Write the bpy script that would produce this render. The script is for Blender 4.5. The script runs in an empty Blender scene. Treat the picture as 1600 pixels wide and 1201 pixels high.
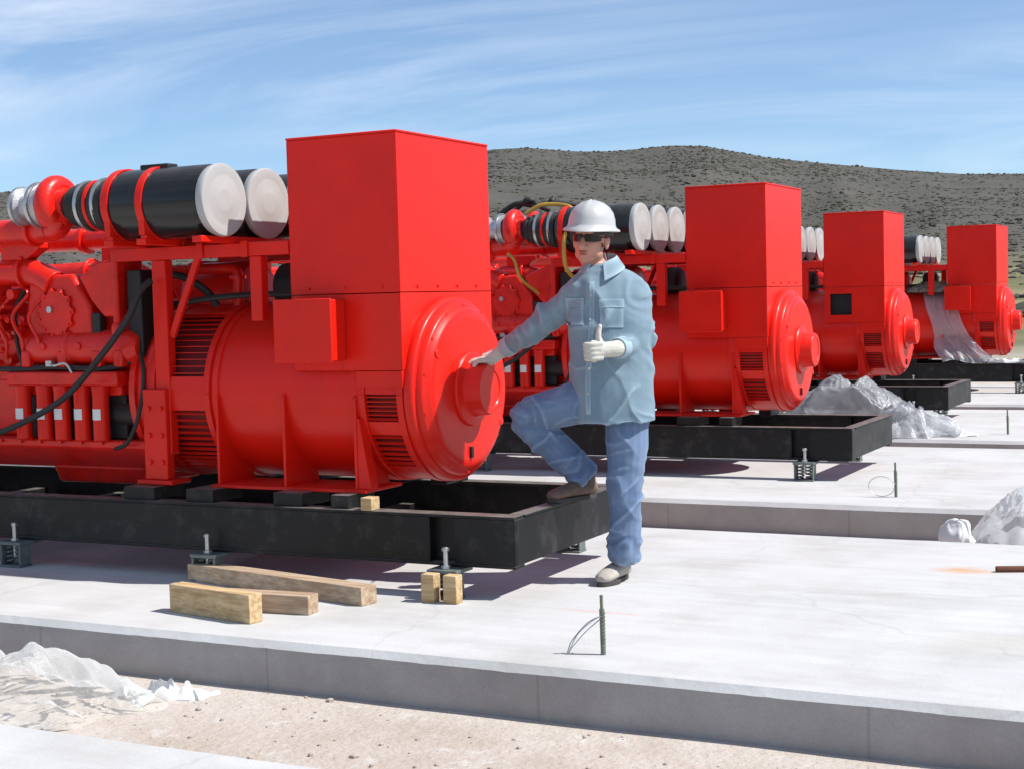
import bpy, bmesh, math, random
import numpy as np
from mathutils import Vector, Matrix, noise
R_ = math.radians
random.seed(7)
scene = bpy.context.scene
C = scene.collection
# ------------------------------------------------------------------ camera (solved from the photograph's vanishing lines)
CF = 2366.24 / 1600
CO = Vector((0, 0, 1.3465))
CR = Vector((0.8915895, 0.4520782, -0.0263323)); CU = Vector((-0.0014050, 0.0609100, 0.9981423)); CV = Vector((-0.4528422, 0.8898962, -0.0549419))
cd = bpy.data.cameras.new('camera'); cam = bpy.data.objects.new('camera', cd); C.objects.link(cam)
cam.matrix_world = Matrix(((CR.x, CU.x, -CV.x, CO.x), (CR.y, CU.y, -CV.y, CO.y), (CR.z, CU.z, -CV.z, CO.z), (0, 0, 0, 1)))
cd.sensor_width = 36; cd.lens = 36 * CF; cd.clip_start = .05; cd.clip_end = 6000
scene.camera = cam
# ------------------------------------------------------------------ sky and sun
SUN_AZ, SUN_EL = 15, 51           # degrees from +X towards +Y, elevation
w = bpy.data.worlds.new('World'); scene.world = w; w.use_nodes = True
nt = w.node_tree; nt.nodes.clear()
def N(nt, t, **k):
    n = nt.nodes.new(t)
    for a, b in k.items(): setattr(n, a, b)
    return n
def L(nt, a, b): nt.links.new(a, b)
out = N(nt, 'ShaderNodeOutputWorld'); bg = N(nt, 'ShaderNodeBackground')
sky = N(nt, 'ShaderNodeTexSky', sky_type='NISHITA', sun_disc=False, sun_elevation=R_(SUN_EL), sun_rotation=R_(90 - SUN_AZ), altitude=1900, air_density=1.0, dust_density=.25, ozone_density=3.0)
tc = N(nt, 'ShaderNodeTexCoord'); sp = N(nt, 'ShaderNodeSeparateXYZ'); L(nt, tc.outputs['Generated'], sp.inputs[0])
zz = N(nt, 'ShaderNodeMath', operation='ADD'); L(nt, sp.outputs[2], zz.inputs[0]); zz.inputs[1].default_value = .10
dx = N(nt, 'ShaderNodeMath', operation='DIVIDE'); L(nt, sp.outputs[0], dx.inputs[0]); L(nt, zz.outputs[0], dx.inputs[1])
dy = N(nt, 'ShaderNodeMath', operation='DIVIDE'); L(nt, sp.outputs[1], dy.inputs[0]); L(nt, zz.outputs[0], dy.inputs[1])
cb = N(nt, 'ShaderNodeCombineXYZ'); L(nt, dx.outputs[0], cb.inputs[0]); L(nt, dy.outputs[0], cb.inputs[1])
mp = N(nt, 'ShaderNodeMapping'); mp.inputs['Rotation'].default_value = (0, 0, R_(-18)); mp.inputs['Scale'].default_value = (.62, 1.1, 1); L(nt, cb.outputs[0], mp.inputs[0])
n1 = N(nt, 'ShaderNodeTexNoise'); n1.inputs['Scale'].default_value = .75; n1.inputs['Detail'].default_value = 7; n1.inputs['Roughness'].default_value = .58; n1.inputs['Distortion'].default_value = 1.6; L(nt, mp.outputs[0], n1.inputs['Vector'])
n2 = N(nt, 'ShaderNodeTexNoise'); n2.inputs['Scale'].default_value = .32; n2.inputs['Detail'].default_value = 3; L(nt, cb.outputs[0], n2.inputs['Vector'])
r1 = N(nt, 'ShaderNodeMapRange'); r1.inputs[1].default_value = .40; r1.inputs[2].default_value = .80; L(nt, n1.outputs[0], r1.inputs[0])
r2 = N(nt, 'ShaderNodeMapRange'); r2.inputs[1].default_value = .40; r2.inputs[2].default_value = .66; r2.inputs[3].default_value = .10; L(nt, n2.outputs[0], r2.inputs[0])
mm = N(nt, 'ShaderNodeMath', operation='MULTIPLY'); L(nt, r1.outputs[0], mm.inputs[0]); L(nt, r2.outputs[0], mm.inputs[1])
ml = N(nt, 'ShaderNodeMath', operation='MULTIPLY_ADD'); L(nt, mm.outputs[0], ml.inputs[0]); ml.inputs[1].default_value = .95; ml.inputs[2].default_value = .10
tint = N(nt, 'ShaderNodeMix', data_type='RGBA', blend_type='MULTIPLY'); tint.inputs[0].default_value = 1; L(nt, sky.outputs[0], tint.inputs[6]); tint.inputs[7].default_value = (.84, .99, 1.08, 1)
mx = N(nt, 'ShaderNodeMix', data_type='RGBA'); L(nt, ml.outputs[0], mx.inputs[0]); L(nt, tint.outputs[2], mx.inputs[6]); mx.inputs[7].default_value = (8.0, 8.6, 9.6, 1)
L(nt, mx.outputs[2], bg.inputs[0]); bg.inputs[1].default_value = .105; L(nt, bg.outputs[0], out.inputs[0])
sd = bpy.data.lights.new('sun', 'SUN'); sd.energy = 5.0; sd.angle = R_(.55); sd.color = (1, .972, .925)
so = bpy.data.objects.new('sun', sd); C.objects.link(so)
sv = Vector((math.cos(R_(SUN_AZ)) * math.cos(R_(SUN_EL)), math.sin(R_(SUN_AZ)) * math.cos(R_(SUN_EL)), math.sin(R_(SUN_EL))))
so.rotation_euler = (-sv).to_track_quat('-Z', 'Y').to_euler(); so.location = sv * 40
scene.view_settings.view_transform = 'Standard'; scene.view_settings.look = 'None'; scene.view_settings.gamma = 1; scene.view_settings.exposure = .27

# ------------------------------------------------------------------ pixel helpers (photo pixels -> positions on a known plane)
def ray(u, v): return CV + CR * ((u - 800) / 2366.24) - CU * ((v - 600.5) / 2366.24)
def aty(u, v, Y): d = ray(u, v); return CO + d * (Y / d.y)
def atz(u, v, Z=0): d = ray(u, v); return CO + d * ((Z - CO.z) / d.z)
def atd(u, v, D): return CO + ray(u, v) * D

# ------------------------------------------------------------------ materials
def mat(name, base, rough=.6, metal=0, var=.12, vscale=6, bump=0, bscale=60, coat=0, col2=None, col2scale=2.5, col2amt=(.5, .75), spec=.5, dust=0, dcol=(.30, .27, .23), stretch=None):
    m = bpy.data.materials.new(name); m.use_nodes = True; t = m.node_tree; b = t.nodes['Principled BSDF']
    b.inputs['Roughness'].default_value = rough; b.inputs['Metallic'].default_value = metal; b.inputs['Specular IOR Level'].default_value = spec
    if coat: b.inputs['Coat Weight'].default_value = coat; b.inputs['Coat Roughness'].default_value = .18
    g = N(t, 'ShaderNodeNewGeometry'); pos = g.outputs['Position']
    if stretch:
        mpp = N(t, 'ShaderNodeMapping'); mpp.inputs['Scale'].default_value = stretch; mpp.inputs['Rotation'].default_value = (0, 0, .2); L(t, pos, mpp.inputs[0]); pos = mpp.outputs[0]
    n = N(t, 'ShaderNodeTexNoise'); n.inputs['Scale'].default_value = vscale; n.inputs['Detail'].default_value = 6; n.inputs['Roughness'].default_value = .6; L(t, pos, n.inputs['Vector'])
    mr = N(t, 'ShaderNodeMapRange'); mr.inputs[1].default_value = .25; mr.inputs[2].default_value = .75; mr.inputs[3].default_value = 1 - var; mr.inputs[4].default_value = 1 + var; L(t, n.outputs[0], mr.inputs[0])
    src = None
    if col2:
        n3 = N(t, 'ShaderNodeTexNoise'); n3.inputs['Scale'].default_value = col2scale; n3.inputs['Detail'].default_value = 8; n3.inputs['Roughness'].default_value = .65; L(t, pos, n3.inputs['Vector'])
        m3 = N(t, 'ShaderNodeMapRange'); m3.inputs[1].default_value = col2amt[0]; m3.inputs[2].default_value = col2amt[1]; L(t, n3.outputs[0], m3.inputs[0])
        k = N(t, 'ShaderNodeMix', data_type='RGBA'); L(t, m3.outputs[0], k.inputs[0]); k.inputs[6].default_value = (*base, 1); k.inputs[7].default_value = (*col2, 1); src = k.outputs[2]
    vm = N(t, 'ShaderNodeVectorMath', operation='SCALE')
    if src: L(t, src, vm.inputs[0])
    else: vm.inputs[0].default_value = base
    L(t, mr.outputs[0], vm.inputs['Scale'])
    last = vm.outputs[0]
    if dust:
        sx = N(t, 'ShaderNodeSeparateXYZ'); L(t, g.outputs['True Normal'], sx.inputs[0])
        dm = N(t, 'ShaderNodeMapRange'); dm.inputs[1].default_value = .5; dm.inputs[2].default_value = 1; dm.inputs[3].default_value = 0; dm.inputs[4].default_value = dust; L(t, sx.outputs[2], dm.inputs[0])
        nm = N(t, 'ShaderNodeTexNoise'); nm.inputs['Scale'].default_value = 14; nm.inputs['Detail'].default_value = 5; L(t, g.outputs['Position'], nm.inputs['Vector'])
        d2 = N(t, 'ShaderNodeMath', operation='MULTIPLY'); L(t, dm.outputs[0], d2.inputs[0]); L(t, nm.outputs[0], d2.inputs[1])
        k = N(t, 'ShaderNodeMix', data_type='RGBA'); L(t, d2.outputs[0], k.inputs[0]); L(t, last, k.inputs[6]); k.inputs[7].default_value = (*dcol, 1); last = k.outputs[2]
    L(t, last, b.inputs['Base Color'])
    rr = N(t, 'ShaderNodeMapRange'); rr.inputs[3].default_value = max(.05, rough - .08); rr.inputs[4].default_value = min(1, rough + .1); L(t, n.outputs[0], rr.inputs[0]); L(t, rr.outputs[0], b.inputs['Roughness'])
    if bump:
        nb = N(t, 'ShaderNodeTexNoise'); nb.inputs['Scale'].default_value = bscale; nb.inputs['Detail'].default_value = 6; L(t, g.outputs['Position'], nb.inputs['Vector'])
        bp = N(t, 'ShaderNodeBump'); bp.inputs['Strength'].default_value = bump; bp.inputs['Distance'].default_value = .01; L(t, nb.outputs[0], bp.inputs['Height']); L(t, bp.outputs[0], b.inputs['Normal'])
    return m
M = {}
M['red'] = mat('red_paint', (.73, .013, .005), .36, var=.12, vscale=2.6, coat=.10, bump=.10, bscale=5, dust=.25, dcol=(.50, .14, .10), spec=.25)
M['redcast'] = mat('red_cast_paint', (.70, .012, .005), .36, var=.22, vscale=9, coat=.18, bump=.25, bscale=45, dust=.3, dcol=(.45, .12, .09), spec=.35)
M['black'] = mat('black_paint', (.009, .009, .009), .42, var=.25, vscale=7, dust=.9, dcol=(.30, .28, .25), col2=(.040, .038, .035), col2scale=9, col2amt=(.52, .72), spec=.3)
M['gloss'] = mat('black_gloss', (.010, .011, .012), .22, var=.2, dust=.25)
M['rubber'] = mat('rubber', (.014, .014, .014), .6, var=.2, dust=.25)
M['white'] = mat('white_paint', (.42, .42, .405), .5, var=.06)
M['steel'] = mat('zinc_steel', (.52, .53, .53), .35, metal=.85, var=.15, vscale=30)
M['alu'] = mat('cast_aluminium', (.50, .50, .52), .45, metal=.7, var=.15, vscale=20, bump=.2)
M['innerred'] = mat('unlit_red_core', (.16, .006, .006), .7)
M['label'] = mat('paper_label', (.72, .72, .70), .6, var=.05)
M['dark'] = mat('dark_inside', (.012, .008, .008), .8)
M['wood'] = mat('sawn_pine', (.60, .44, .24), .75, var=.2, vscale=12, bump=.2, bscale=40, col2=(.40, .25, .11), col2scale=5, col2amt=(.4, .62), stretch=(.5, 7, 7))
M['wood2'] = mat('weathered_pine', (.50, .38, .26), .8, var=.2, vscale=12, bump=.2, bscale=40, col2=(.32, .21, .13), col2scale=5, col2amt=(.4, .62), stretch=(.5, 7, 7))
M['yellow'] = mat('yellow_hose', (.46, .28, .04), .55, var=.15)
M['rust'] = mat('rusty_iron', (.13, .045, .022), .85, var=.3, vscale=30, bump=.3)
M['green'] = mat('green_coated_rod', (.13, .17, .11), .55, var=.3, vscale=25, col2=(.20, .18, .15), col2scale=15)
M['spring'] = mat('isolator_grey', (.16, .18, .17), .5, metal=.3, var=.25, vscale=25)
def denim(name, a, b2, sc):
    m = mat(name, a, .85, var=.07, vscale=sc, bump=.10, bscale=320, col2=b2, col2scale=3.2, col2amt=(.35, .75), spec=.2)
    t = m.node_tree; bs = t.nodes['Principled BSDF']; bs.inputs['Sheen Weight'].default_value = .1
    src = bs.inputs['Base Color'].links[0].from_socket; g = N(t, 'ShaderNodeNewGeometry')
    pr = N(t, 'ShaderNodeMapRange'); pr.inputs[1].default_value = .50; pr.inputs[2].default_value = .58; pr.inputs[4].default_value = .75; L(t, g.outputs['Pointiness'], pr.inputs[0])
    k = N(t, 'ShaderNodeMix', data_type='RGBA'); L(t, pr.outputs[0], k.inputs[0]); L(t, src, k.inputs[6]); k.inputs[7].default_value = (*[min(.6, c * 1.5 + .05) for c in b2], 1); L(t, k.outputs[2], bs.inputs['Base Color'])
    return m
M['shirt'] = denim('light_denim_shirt', (.165, .245, .305), (.225, .305, .350), 14)
M['jeans'] = denim('blue_jeans', (.09, .14, .255), (.19, .26, .365), 12)
M['skin'] = mat('skin', (.52, .25, .175), .5, var=.1, vscale=40, col2=(.46, .18, .13), col2scale=12)
M['skin'].node_tree.nodes['Principled BSDF'].inputs['Subsurface Weight'].default_value = .12
M['skin'].node_tree.nodes['Principled BSDF'].inputs['Subsurface Radius'].default_value = (.012, .005, .003)
M['lips'] = mat('lips', (.32, .10, .08), .5)
M['glove'] = mat('cream_glove', (.54, .53, .46), .85, var=.14, vscale=45, bump=.3, bscale=160)
M['boot'] = mat('pale_work_boot', (.40, .36, .31), .8, var=.2, vscale=35, bump=.3, bscale=90)
M['boot2'] = mat('brown_work_boot', (.16, .10, .075), .7, var=.25, vscale=35, bump=.3, bscale=90)
M['sole'] = mat('boot_sole', (.06, .05, .045), .8)
M['hat'] = mat('white_hard_hat', (.46, .46, .45), .35, var=.05, coat=.2)
M['lens'] = mat('sunglass_lens', (.008, .008, .009), .08)
M['hair'] = mat('dark_hair', (.035, .022, .016), .6, var=.3, vscale=60, bump=.5, bscale=200)
M['tee'] = mat('navy_undershirt', (.02, .022, .04), .9)
M['tarp'] = mat('grey_cloth', (.24, .24, .24), .8, var=.2, vscale=9, bump=.3, bscale=50)
M['paper'] = mat('white_crumpled', (.70, .70, .68), .6, var=.1)
M['stone'] = mat('trench_stone', (.42, .35, .30), .9, var=.35, vscale=9)
M['olive'] = mat('olive_net', (.24, .24, .17), .9, var=.5, vscale=25)
def film(name, col, alpha, rough=.22):
    m = bpy.data.materials.new(name); m.use_nodes = True; t = m.node_tree; b = t.nodes['Principled BSDF']; o = t.nodes['Material Output']
    b.inputs['Base Color'].default_value = (*col, 1); b.inputs['Roughness'].default_value = rough; b.inputs['Specular IOR Level'].default_value = .9
    g = N(t, 'ShaderNodeNewGeometry'); nb = N(t, 'ShaderNodeTexNoise'); nb.inputs['Scale'].default_value = 26; nb.inputs['Detail'].default_value = 8; nb.inputs['Roughness'].default_value = .7; nb.inputs['Distortion'].default_value = 1.4
    L(t, g.outputs['Position'], nb.inputs['Vector']); bp = N(t, 'ShaderNodeBump'); bp.inputs['Strength'].default_value = .5; bp.inputs['Distance'].default_value = .01; L(t, nb.outputs[0], bp.inputs['Height']); L(t, bp.outputs[0], b.inputs['Normal'])
    tr = N(t, 'ShaderNodeBsdfTransparent'); tr.inputs[0].default_value = (.97, .98, .98, 1)
    tl = N(t, 'ShaderNodeBsdfTranslucent'); tl.inputs[0].default_value = (*col, 1)
    a1 = N(t, 'ShaderNodeMixShader'); a1.inputs[0].default_value = .35; L(t, b.outputs[0], a1.inputs[1]); L(t, tl.outputs[0], a1.inputs[2])
    mr = N(t, 'ShaderNodeMapRange'); mr.inputs[1].default_value = .3; mr.inputs[2].default_value = .7; mr.inputs[3].default_value = max(0, alpha - .10); mr.inputs[4].default_value = min(1, alpha + .10); L(t, nb.outputs[0], mr.inputs[0])
    fz = N(t, 'ShaderNodeFresnel'); fz.inputs[0].default_value = 1.5; af = N(t, 'ShaderNodeMath', operation='MULTIPLY_ADD', use_clamp=True); L(t, fz.outputs[0], af.inputs[0]); af.inputs[1].default_value = 1.1; L(t, mr.outputs[0], af.inputs[2])
    a2 = N(t, 'ShaderNodeMixShader'); L(t, af.outputs[0], a2.inputs[0]); L(t, tr.outputs[0], a2.inputs[1]); L(t, a1.outputs[0], a2.inputs[2]); L(t, a2.outputs[0], o.inputs[0])
    return m
M['film'] = film('clear_plastic_film', (.86, .88, .88), .16, .09)
M['film2'] = film('milky_plastic_film', (.62, .63, .65), .52)

M['greyfilm'] = film('grey_plastic_tarpaulin', (.36, .37, .38), .70, .30)
# concrete: pale trowelled top, board marks and pores; rust and chalk stains have their own shapes
def concrete(name='concrete', base=(.53, .525, .515)):
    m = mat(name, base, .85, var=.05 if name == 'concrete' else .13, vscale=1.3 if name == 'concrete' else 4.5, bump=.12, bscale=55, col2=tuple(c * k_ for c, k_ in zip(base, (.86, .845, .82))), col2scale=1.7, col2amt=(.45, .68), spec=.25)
    t = m.node_tree; b = t.nodes['Principled BSDF']; src = b.inputs['Base Color'].links[0].from_socket
    g = N(t, 'ShaderNodeNewGeometry')
    n = N(t, 'ShaderNodeTexNoise'); n.inputs['Scale'].default_value = 160; n.inputs['Detail'].default_value = 3; L(t, g.outputs['Position'], n.inputs['Vector'])
    mr = N(t, 'ShaderNodeMapRange'); mr.inputs[1].default_value = .3; mr.inputs[2].default_value = .7; mr.inputs[3].default_value = .93; mr.inputs[4].default_value = 1.06; L(t, n.outputs[0], mr.inputs[0])
    mpn = N(t, 'ShaderNodeMapping'); mpn.inputs['Scale'].default_value = (.7, 6, 3); mpn.inputs['Rotation'].default_value = (0, 0, .5); L(t, g.outputs['Position'], mpn.inputs[0])
    n2 = N(t, 'ShaderNodeTexNoise'); n2.inputs['Scale'].default_value = 1.6; n2.inputs['Detail'].default_value = 7; L(t, mpn.outputs[0], n2.inputs['Vector'])
    m2 = N(t, 'ShaderNodeMapRange'); m2.inputs[1].default_value = .3; m2.inputs[2].default_value = .7; m2.inputs[3].default_value = .94; m2.inputs[4].default_value = 1.05; L(t, n2.outputs[0], m2.inputs[0])
    k = N(t, 'ShaderNodeMath', operation='MULTIPLY'); L(t, mr.outputs[0], k.inputs[0]); L(t, m2.outputs[0], k.inputs[1])
    # vertical form-board joints on the sides
    sx = N(t, 'ShaderNodeSeparateXYZ'); L(t, g.outputs['Position'], sx.inputs[0])
    v = N(t, 'ShaderNodeVectorMath', operation='SCALE'); L(t, src, v.inputs[0]); L(t, k.outputs[0], v.inputs['Scale'])
    last = v.outputs[0]
    if name != 'concrete':
        fr_ = N(t, 'ShaderNodeMath', operation='PINGPONG'); L(t, sx.outputs[0], fr_.inputs[0]); fr_.inputs[1].default_value = .61
        gr = N(t, 'ShaderNodeMapRange'); gr.inputs[1].default_value = .003; gr.inputs[2].default_value = .009; gr.inputs[3].default_value = .84; gr.inputs[4].default_value = 1; L(t, fr_.outputs[0], gr.inputs[0])
        v2 = N(t, 'ShaderNodeVectorMath', operation='SCALE'); L(t, last, v2.inputs[0]); L(t, gr.outputs[0], v2.inputs['Scale']); last = v2.outputs[0]
    else:
        wn = N(t, 'ShaderNodeTexNoise'); wn.inputs['Scale'].default_value = 2.5; wn.inputs['Detail'].default_value = 6; L(t, g.outputs['Position'], wn.inputs['Vector'])
        wv = N(t, 'ShaderNodeVectorMath', operation='MULTIPLY_ADD'); L(t, wn.outputs[1], wv.inputs[0]); wv.inputs[1].default_value = (.5, .5, 0); L(t, g.outputs['Position'], wv.inputs[2])
        vo = N(t, 'ShaderNodeTexVoronoi', feature='DISTANCE_TO_EDGE'); vo.inputs['Scale'].default_value = .55; L(t, wv.outputs[0], vo.inputs['Vector'])
        gr = N(t, 'ShaderNodeMapRange'); gr.inputs[1].default_value = .001; gr.inputs[2].default_value = .006; gr.inputs[3].default_value = .91; gr.inputs[4].default_value = 1; L(t, vo.outputs[0], gr.inputs[0])
        v2 = N(t, 'ShaderNodeVectorMath', operation='SCALE'); L(t, last, v2.inputs[0]); L(t, gr.outputs[0], v2.inputs['Scale']); last = v2.outputs[0]
    for (cx, cy, rx, ry, col, amt) in ((-1.36, 7.40, .17, .12, (.55, .30, .14), .8), (-2.62, 5.92, .24, .022, (.62, .33, .28), .6), (-1.0, 5.9, .3, .25, (.50, .47, .42), .5), (-2.9, 9.9, .5, .12, (.45, .43, .40), .5)):
        a = N(t, 'ShaderNodeVectorMath', operation='SUBTRACT'); L(t, g.outputs['Position'], a.inputs[0]); a.inputs[1].default_value = (cx, cy, 0)
        d = N(t, 'ShaderNodeVectorMath', operation='MULTIPLY'); L(t, a.outputs[0], d.inputs[0]); d.inputs[1].default_value = (1 / rx, 1 / ry, 1)
        e = N(t, 'ShaderNodeVectorMath', operation='LENGTH'); L(t, d.outputs[0], e.inputs[0])
        ns = N(t, 'ShaderNodeTexNoise'); ns.inputs['Scale'].default_value = 14; L(t, g.outputs['Position'], ns.inputs['Vector'])
        ad = N(t, 'ShaderNodeMath', operation='ADD'); L(t, e.outputs['Value'], ad.inputs[0]); L(t, ns.outputs[0], ad.inputs[1])
        r = N(t, 'ShaderNodeMapRange'); r.inputs[1].default_value = .6; r.inputs[2].default_value = 1.6; r.inputs[3].default_value = amt; r.inputs[4].default_value = 0; L(t, ad.outputs[0], r.inputs[0])
        q = N(t, 'ShaderNodeMix', data_type='RGBA'); L(t, r.outputs[0], q.inputs[0]); L(t, last, q.inputs[6]); q.inputs[7].default_value = (*col, 1); last = q.outputs[2]
    L(t, last, b.inputs['Base Color'])
    return m
M['concrete'] = concrete()
M['shaded_side'] = concrete('shaded_concrete_side', (.37, .350, .335))   # shutter face, with shade painted in as a darker grey
def ground_mat():
    m = bpy.data.materials.new('ground'); m.use_nodes = True; t = m.node_tree; b = t.nodes['Principled BSDF']; b.inputs['Roughness'].default_value = .95; b.inputs['Specular IOR Level'].default_value = .15
    g = N(t, 'ShaderNodeNewGeometry')
    def nz(s, d=7, r=.6, v=None):
        n = N(t, 'ShaderNodeTexNoise'); n.inputs['Scale'].default_value = s; n.inputs['Detail'].default_value = d; n.inputs['Roughness'].default_value = r; L(t, v or g.outputs['Position'], n.inputs['Vector']); return n.outputs[0]
    def rmp(x, a, b_, c=0, d=1):
        n = N(t, 'ShaderNodeMapRange'); n.inputs[1].default_value = a; n.inputs[2].default_value = b_; n.inputs[3].default_value = c; n.inputs[4].default_value = d; L(t, x, n.inputs[0]); return n.outputs[0]
    def mixc(f, a, b_):
        n = N(t, 'ShaderNodeMix', data_type='RGBA'); L(t, f, n.inputs[0])
        for i, x in ((6, a), (7, b_)):
            if isinstance(x, tuple): n.inputs[i].default_value = (*x, 1)
            else: L(t, x, n.inputs[i])
        return n.outputs[2]
    soil = mixc(rmp(nz(2.2), .35, .65), (.44, .37, .31), (.54, .48, .43))
    soil = mixc(rmp(nz(5.5, 9, .7), .56, .68), soil, (.58, .55, .51))          # cement spills
    soil = mixc(rmp(nz(45, 4), .55, .75, 0, .6), soil, (.30, .24, .20))
    mpn = N(t, 'ShaderNodeMapping'); mpn.inputs['Scale'].default_value = (.004, .03, .0); mpn.inputs['Rotation'].default_value = (0, 0, -.25); L(t, g.outputs['Position'], mpn.inputs[0])
    field = mixc(rmp(nz(1.5, 3, .5, mpn.outputs[0]), .42, .60), (.13, .13, .065), (.28, .235, .14))
    field = mixc(rmp(nz(.25, 6), .45, .7), field, (.20, .18, .09))
    hill = mixc(rmp(nz(.05, 9, .7), .38, .62), (.082, .076, .064), (.104, .097, .084))
    hill = mixc(rmp(nz(.35, 6, .75), .5, .66, 0, .8), hill, (.066, .066, .052))
    sx = N(t, 'ShaderNodeVectorMath', operation='LENGTH'); mul = N(t, 'ShaderNodeVectorMath', operation='MULTIPLY'); mul.inputs[1].default_value = (1, 1, 0); L(t, g.outputs['Position'], mul.inputs[0]); L(t, mul.outputs[0], sx.inputs[0])
    dist = sx.outputs['Value']
    c1 = mixc(rmp(dist, 28, 45), soil, field); c2 = mixc(rmp(dist, 235, 300), c1, hill)
    L(t, c2, b.inputs['Base Color'])
    bp = N(t, 'ShaderNodeBump'); bp.inputs['Strength'].default_value = .6; bp.inputs['Distance'].default_value = .02; L(t, nz(30, 8), bp.inputs['Height']); L(t, bp.outputs[0], b.inputs['Normal'])
    return m
M['ground'] = ground_mat()
M['scrub'] = mat('scrub_leaves', (.074, .074, .057), .9, var=.3, vscale=.15, col2=(.100, .092, .070), col2scale=.03, col2amt=(.4, .6), spec=.15)

# ------------------------------------------------------------------ mesh helpers
def tag(o, label=None, cat=None, group=None, kind=None):
    if label: o['label'] = label
    if cat: o['category'] = cat
    if group: o['group'] = group
    if kind: o['kind'] = kind
    return o
def empty(name, loc=(0, 0, 0)):
    o = bpy.data.objects.new(name, None); o.empty_display_size = .2; o.location = loc; C.objects.link(o); return o
def frame_of(d):
    d = Vector(d).normalized(); a = Vector((0, 0, 1)) if abs(d.z) < .9 else Vector((1, 0, 0))
    x = d.cross(a).normalized(); y = d.cross(x).normalized(); return x, y, d
class MB:
    def __init__(s, off=(0, 0, 0)): s.v = []; s.f = []; s.off = Vector(off)
    def add(s, vs, fs):
        n = len(s.v); s.v += [tuple(Vector(p) - s.off) for p in vs]; s.f += [tuple(i + n for i in f) for f in fs]; return s
    def box(s, x0, x1, y0, y1, z0, z1):
        return s.add([(x0, y0, z0), (x1, y0, z0), (x1, y1, z0), (x0, y1, z0), (x0, y0, z1), (x1, y0, z1), (x1, y1, z1), (x0, y1, z1)],
                     [(3, 2, 1, 0), (4, 5, 6, 7), (0, 1, 5, 4), (1, 2, 6, 5), (2, 3, 7, 6), (3, 0, 4, 7)])
    def obox(s, c, ax, ay, az, sx, sy, sz):      # oriented box, half sizes
        c = Vector(c); P = []
        for k in (-1, 1):
            for (i, j) in ((-1, -1), (1, -1), (1, 1), (-1, 1)): P.append(c + ax * sx * i + ay * sy * j + az * sz * k)
        return s.add(P, [(3, 2, 1, 0), (4, 5, 6, 7), (0, 1, 5, 4), (1, 2, 6, 5), (2, 3, 7, 6), (3, 0, 4, 7)])
    def prism(s, poly, y0, y1):                  # polygon in XZ (counter-clockwise seen from -Y), extruded along Y
        n = len(poly); V = [(x, y0, z) for x, z in poly] + [(x, y1, z) for x, z in poly]
        return s.add(V, [tuple(range(n)), tuple(range(2 * n - 1, n - 1, -1))] + [(i, i + n, (i + 1) % n + n, (i + 1) % n) for i in range(n)])
    def prismx(s, poly, x0, x1):                 # polygon in YZ, extruded along X
        n = len(poly); V = [(x0, y, z) for y, z in poly] + [(x1, y, z) for y, z in poly]
        return s.add(V, [tuple(range(n - 1, -1, -1)), tuple(range(n, 2 * n))] + [(i, (i + 1) % n, (i + 1) % n + n, i + n) for i in range(n)])
    def lathe(s, prof, c, d=(1, 0, 0), n=40, a0=0, a1=360, caps=True):   # prof = [(distance along d, radius)]
        x, y, d = frame_of(d); c = Vector(c); full = abs(a1 - a0) >= 360; m = n if full else n + 1; V = []; Fc = []
        for (t, r) in prof:
            for i in range(m):
                a = R_(a0 + (a1 - a0) * i / n); V.append(c + d * t + x * (r * math.cos(a)) + y * (r * math.sin(a)))
        for k in range(len(prof) - 1):
            for i in range(n):
                j = (i + 1) % m if full else i + 1
                Fc.append((k * m + i, k * m + j, (k + 1) * m + j, (k + 1) * m + i))
        if caps and full:
            Fc.append(tuple(range(m - 1, -1, -1))); Fc.append(tuple((len(prof) - 1) * m + i for i in range(m)))
        return s.add(V, Fc)
    def cyl(s, p0, p1, r0, r1=None, n=16):
        p0 = Vector(p0); p1 = Vector(p1); l = (p1 - p0).length
        return s.lathe([(0, r0), (l, r0 if r1 is None else r1)], p0, p1 - p0, n)
    def tube(s, pts, r, n=10, sub=5, closed=False):
        P = spline(pts, sub) if sub > 1 else [Vector(p) for p in pts]
        rs = r if callable(r) else (lambda t: r)
        m = len(P); V = []; Fc = []; x = None
        for i, p in enumerate(P):
            d = (P[min(i + 1, m - 1)] - P[max(i - 1, 0)]).normalized()
            if x is None: x, y, _ = frame_of(d)
            x = (x - d * x.dot(d)).normalized(); y = d.cross(x); rr = rs(i / (m - 1))
            for k in range(n):
                a = 2 * math.pi * k / n; V.append(p + x * (rr * math.cos(a)) + y * (rr * math.sin(a)))
        for i in range(m - 1):
            for k in range(n): Fc.append((i * n + k, i * n + (k + 1) % n, (i + 1) * n + (k + 1) % n, (i + 1) * n + k))
        Fc.append(tuple(range(n - 1, -1, -1))); Fc.append(tuple((m - 1) * n + k for k in range(n)))
        return s.add(V, Fc)
    def ball(s, c, r, n=12, m=8, sc=(1, 1, 1), rot=None):
        V = []; Fc = []; c = Vector(c)
        for i in range(m + 1):
            t = math.pi * i / m
            for k in range(n):
                a = 2 * math.pi * k / n
                p = Vector((math.sin(t) * math.cos(a) * sc[0] * r, math.sin(t) * math.sin(a) * sc[1] * r, math.cos(t) * sc[2] * r))
                if rot: p = rot @ p
                V.append(c + p)
        for i in range(m):
            for k in range(n): Fc.append((i * n + k, (i + 1) * n + k, (i + 1) * n + (k + 1) % n, i * n + (k + 1) % n))
        return s.add(V, Fc)
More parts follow.
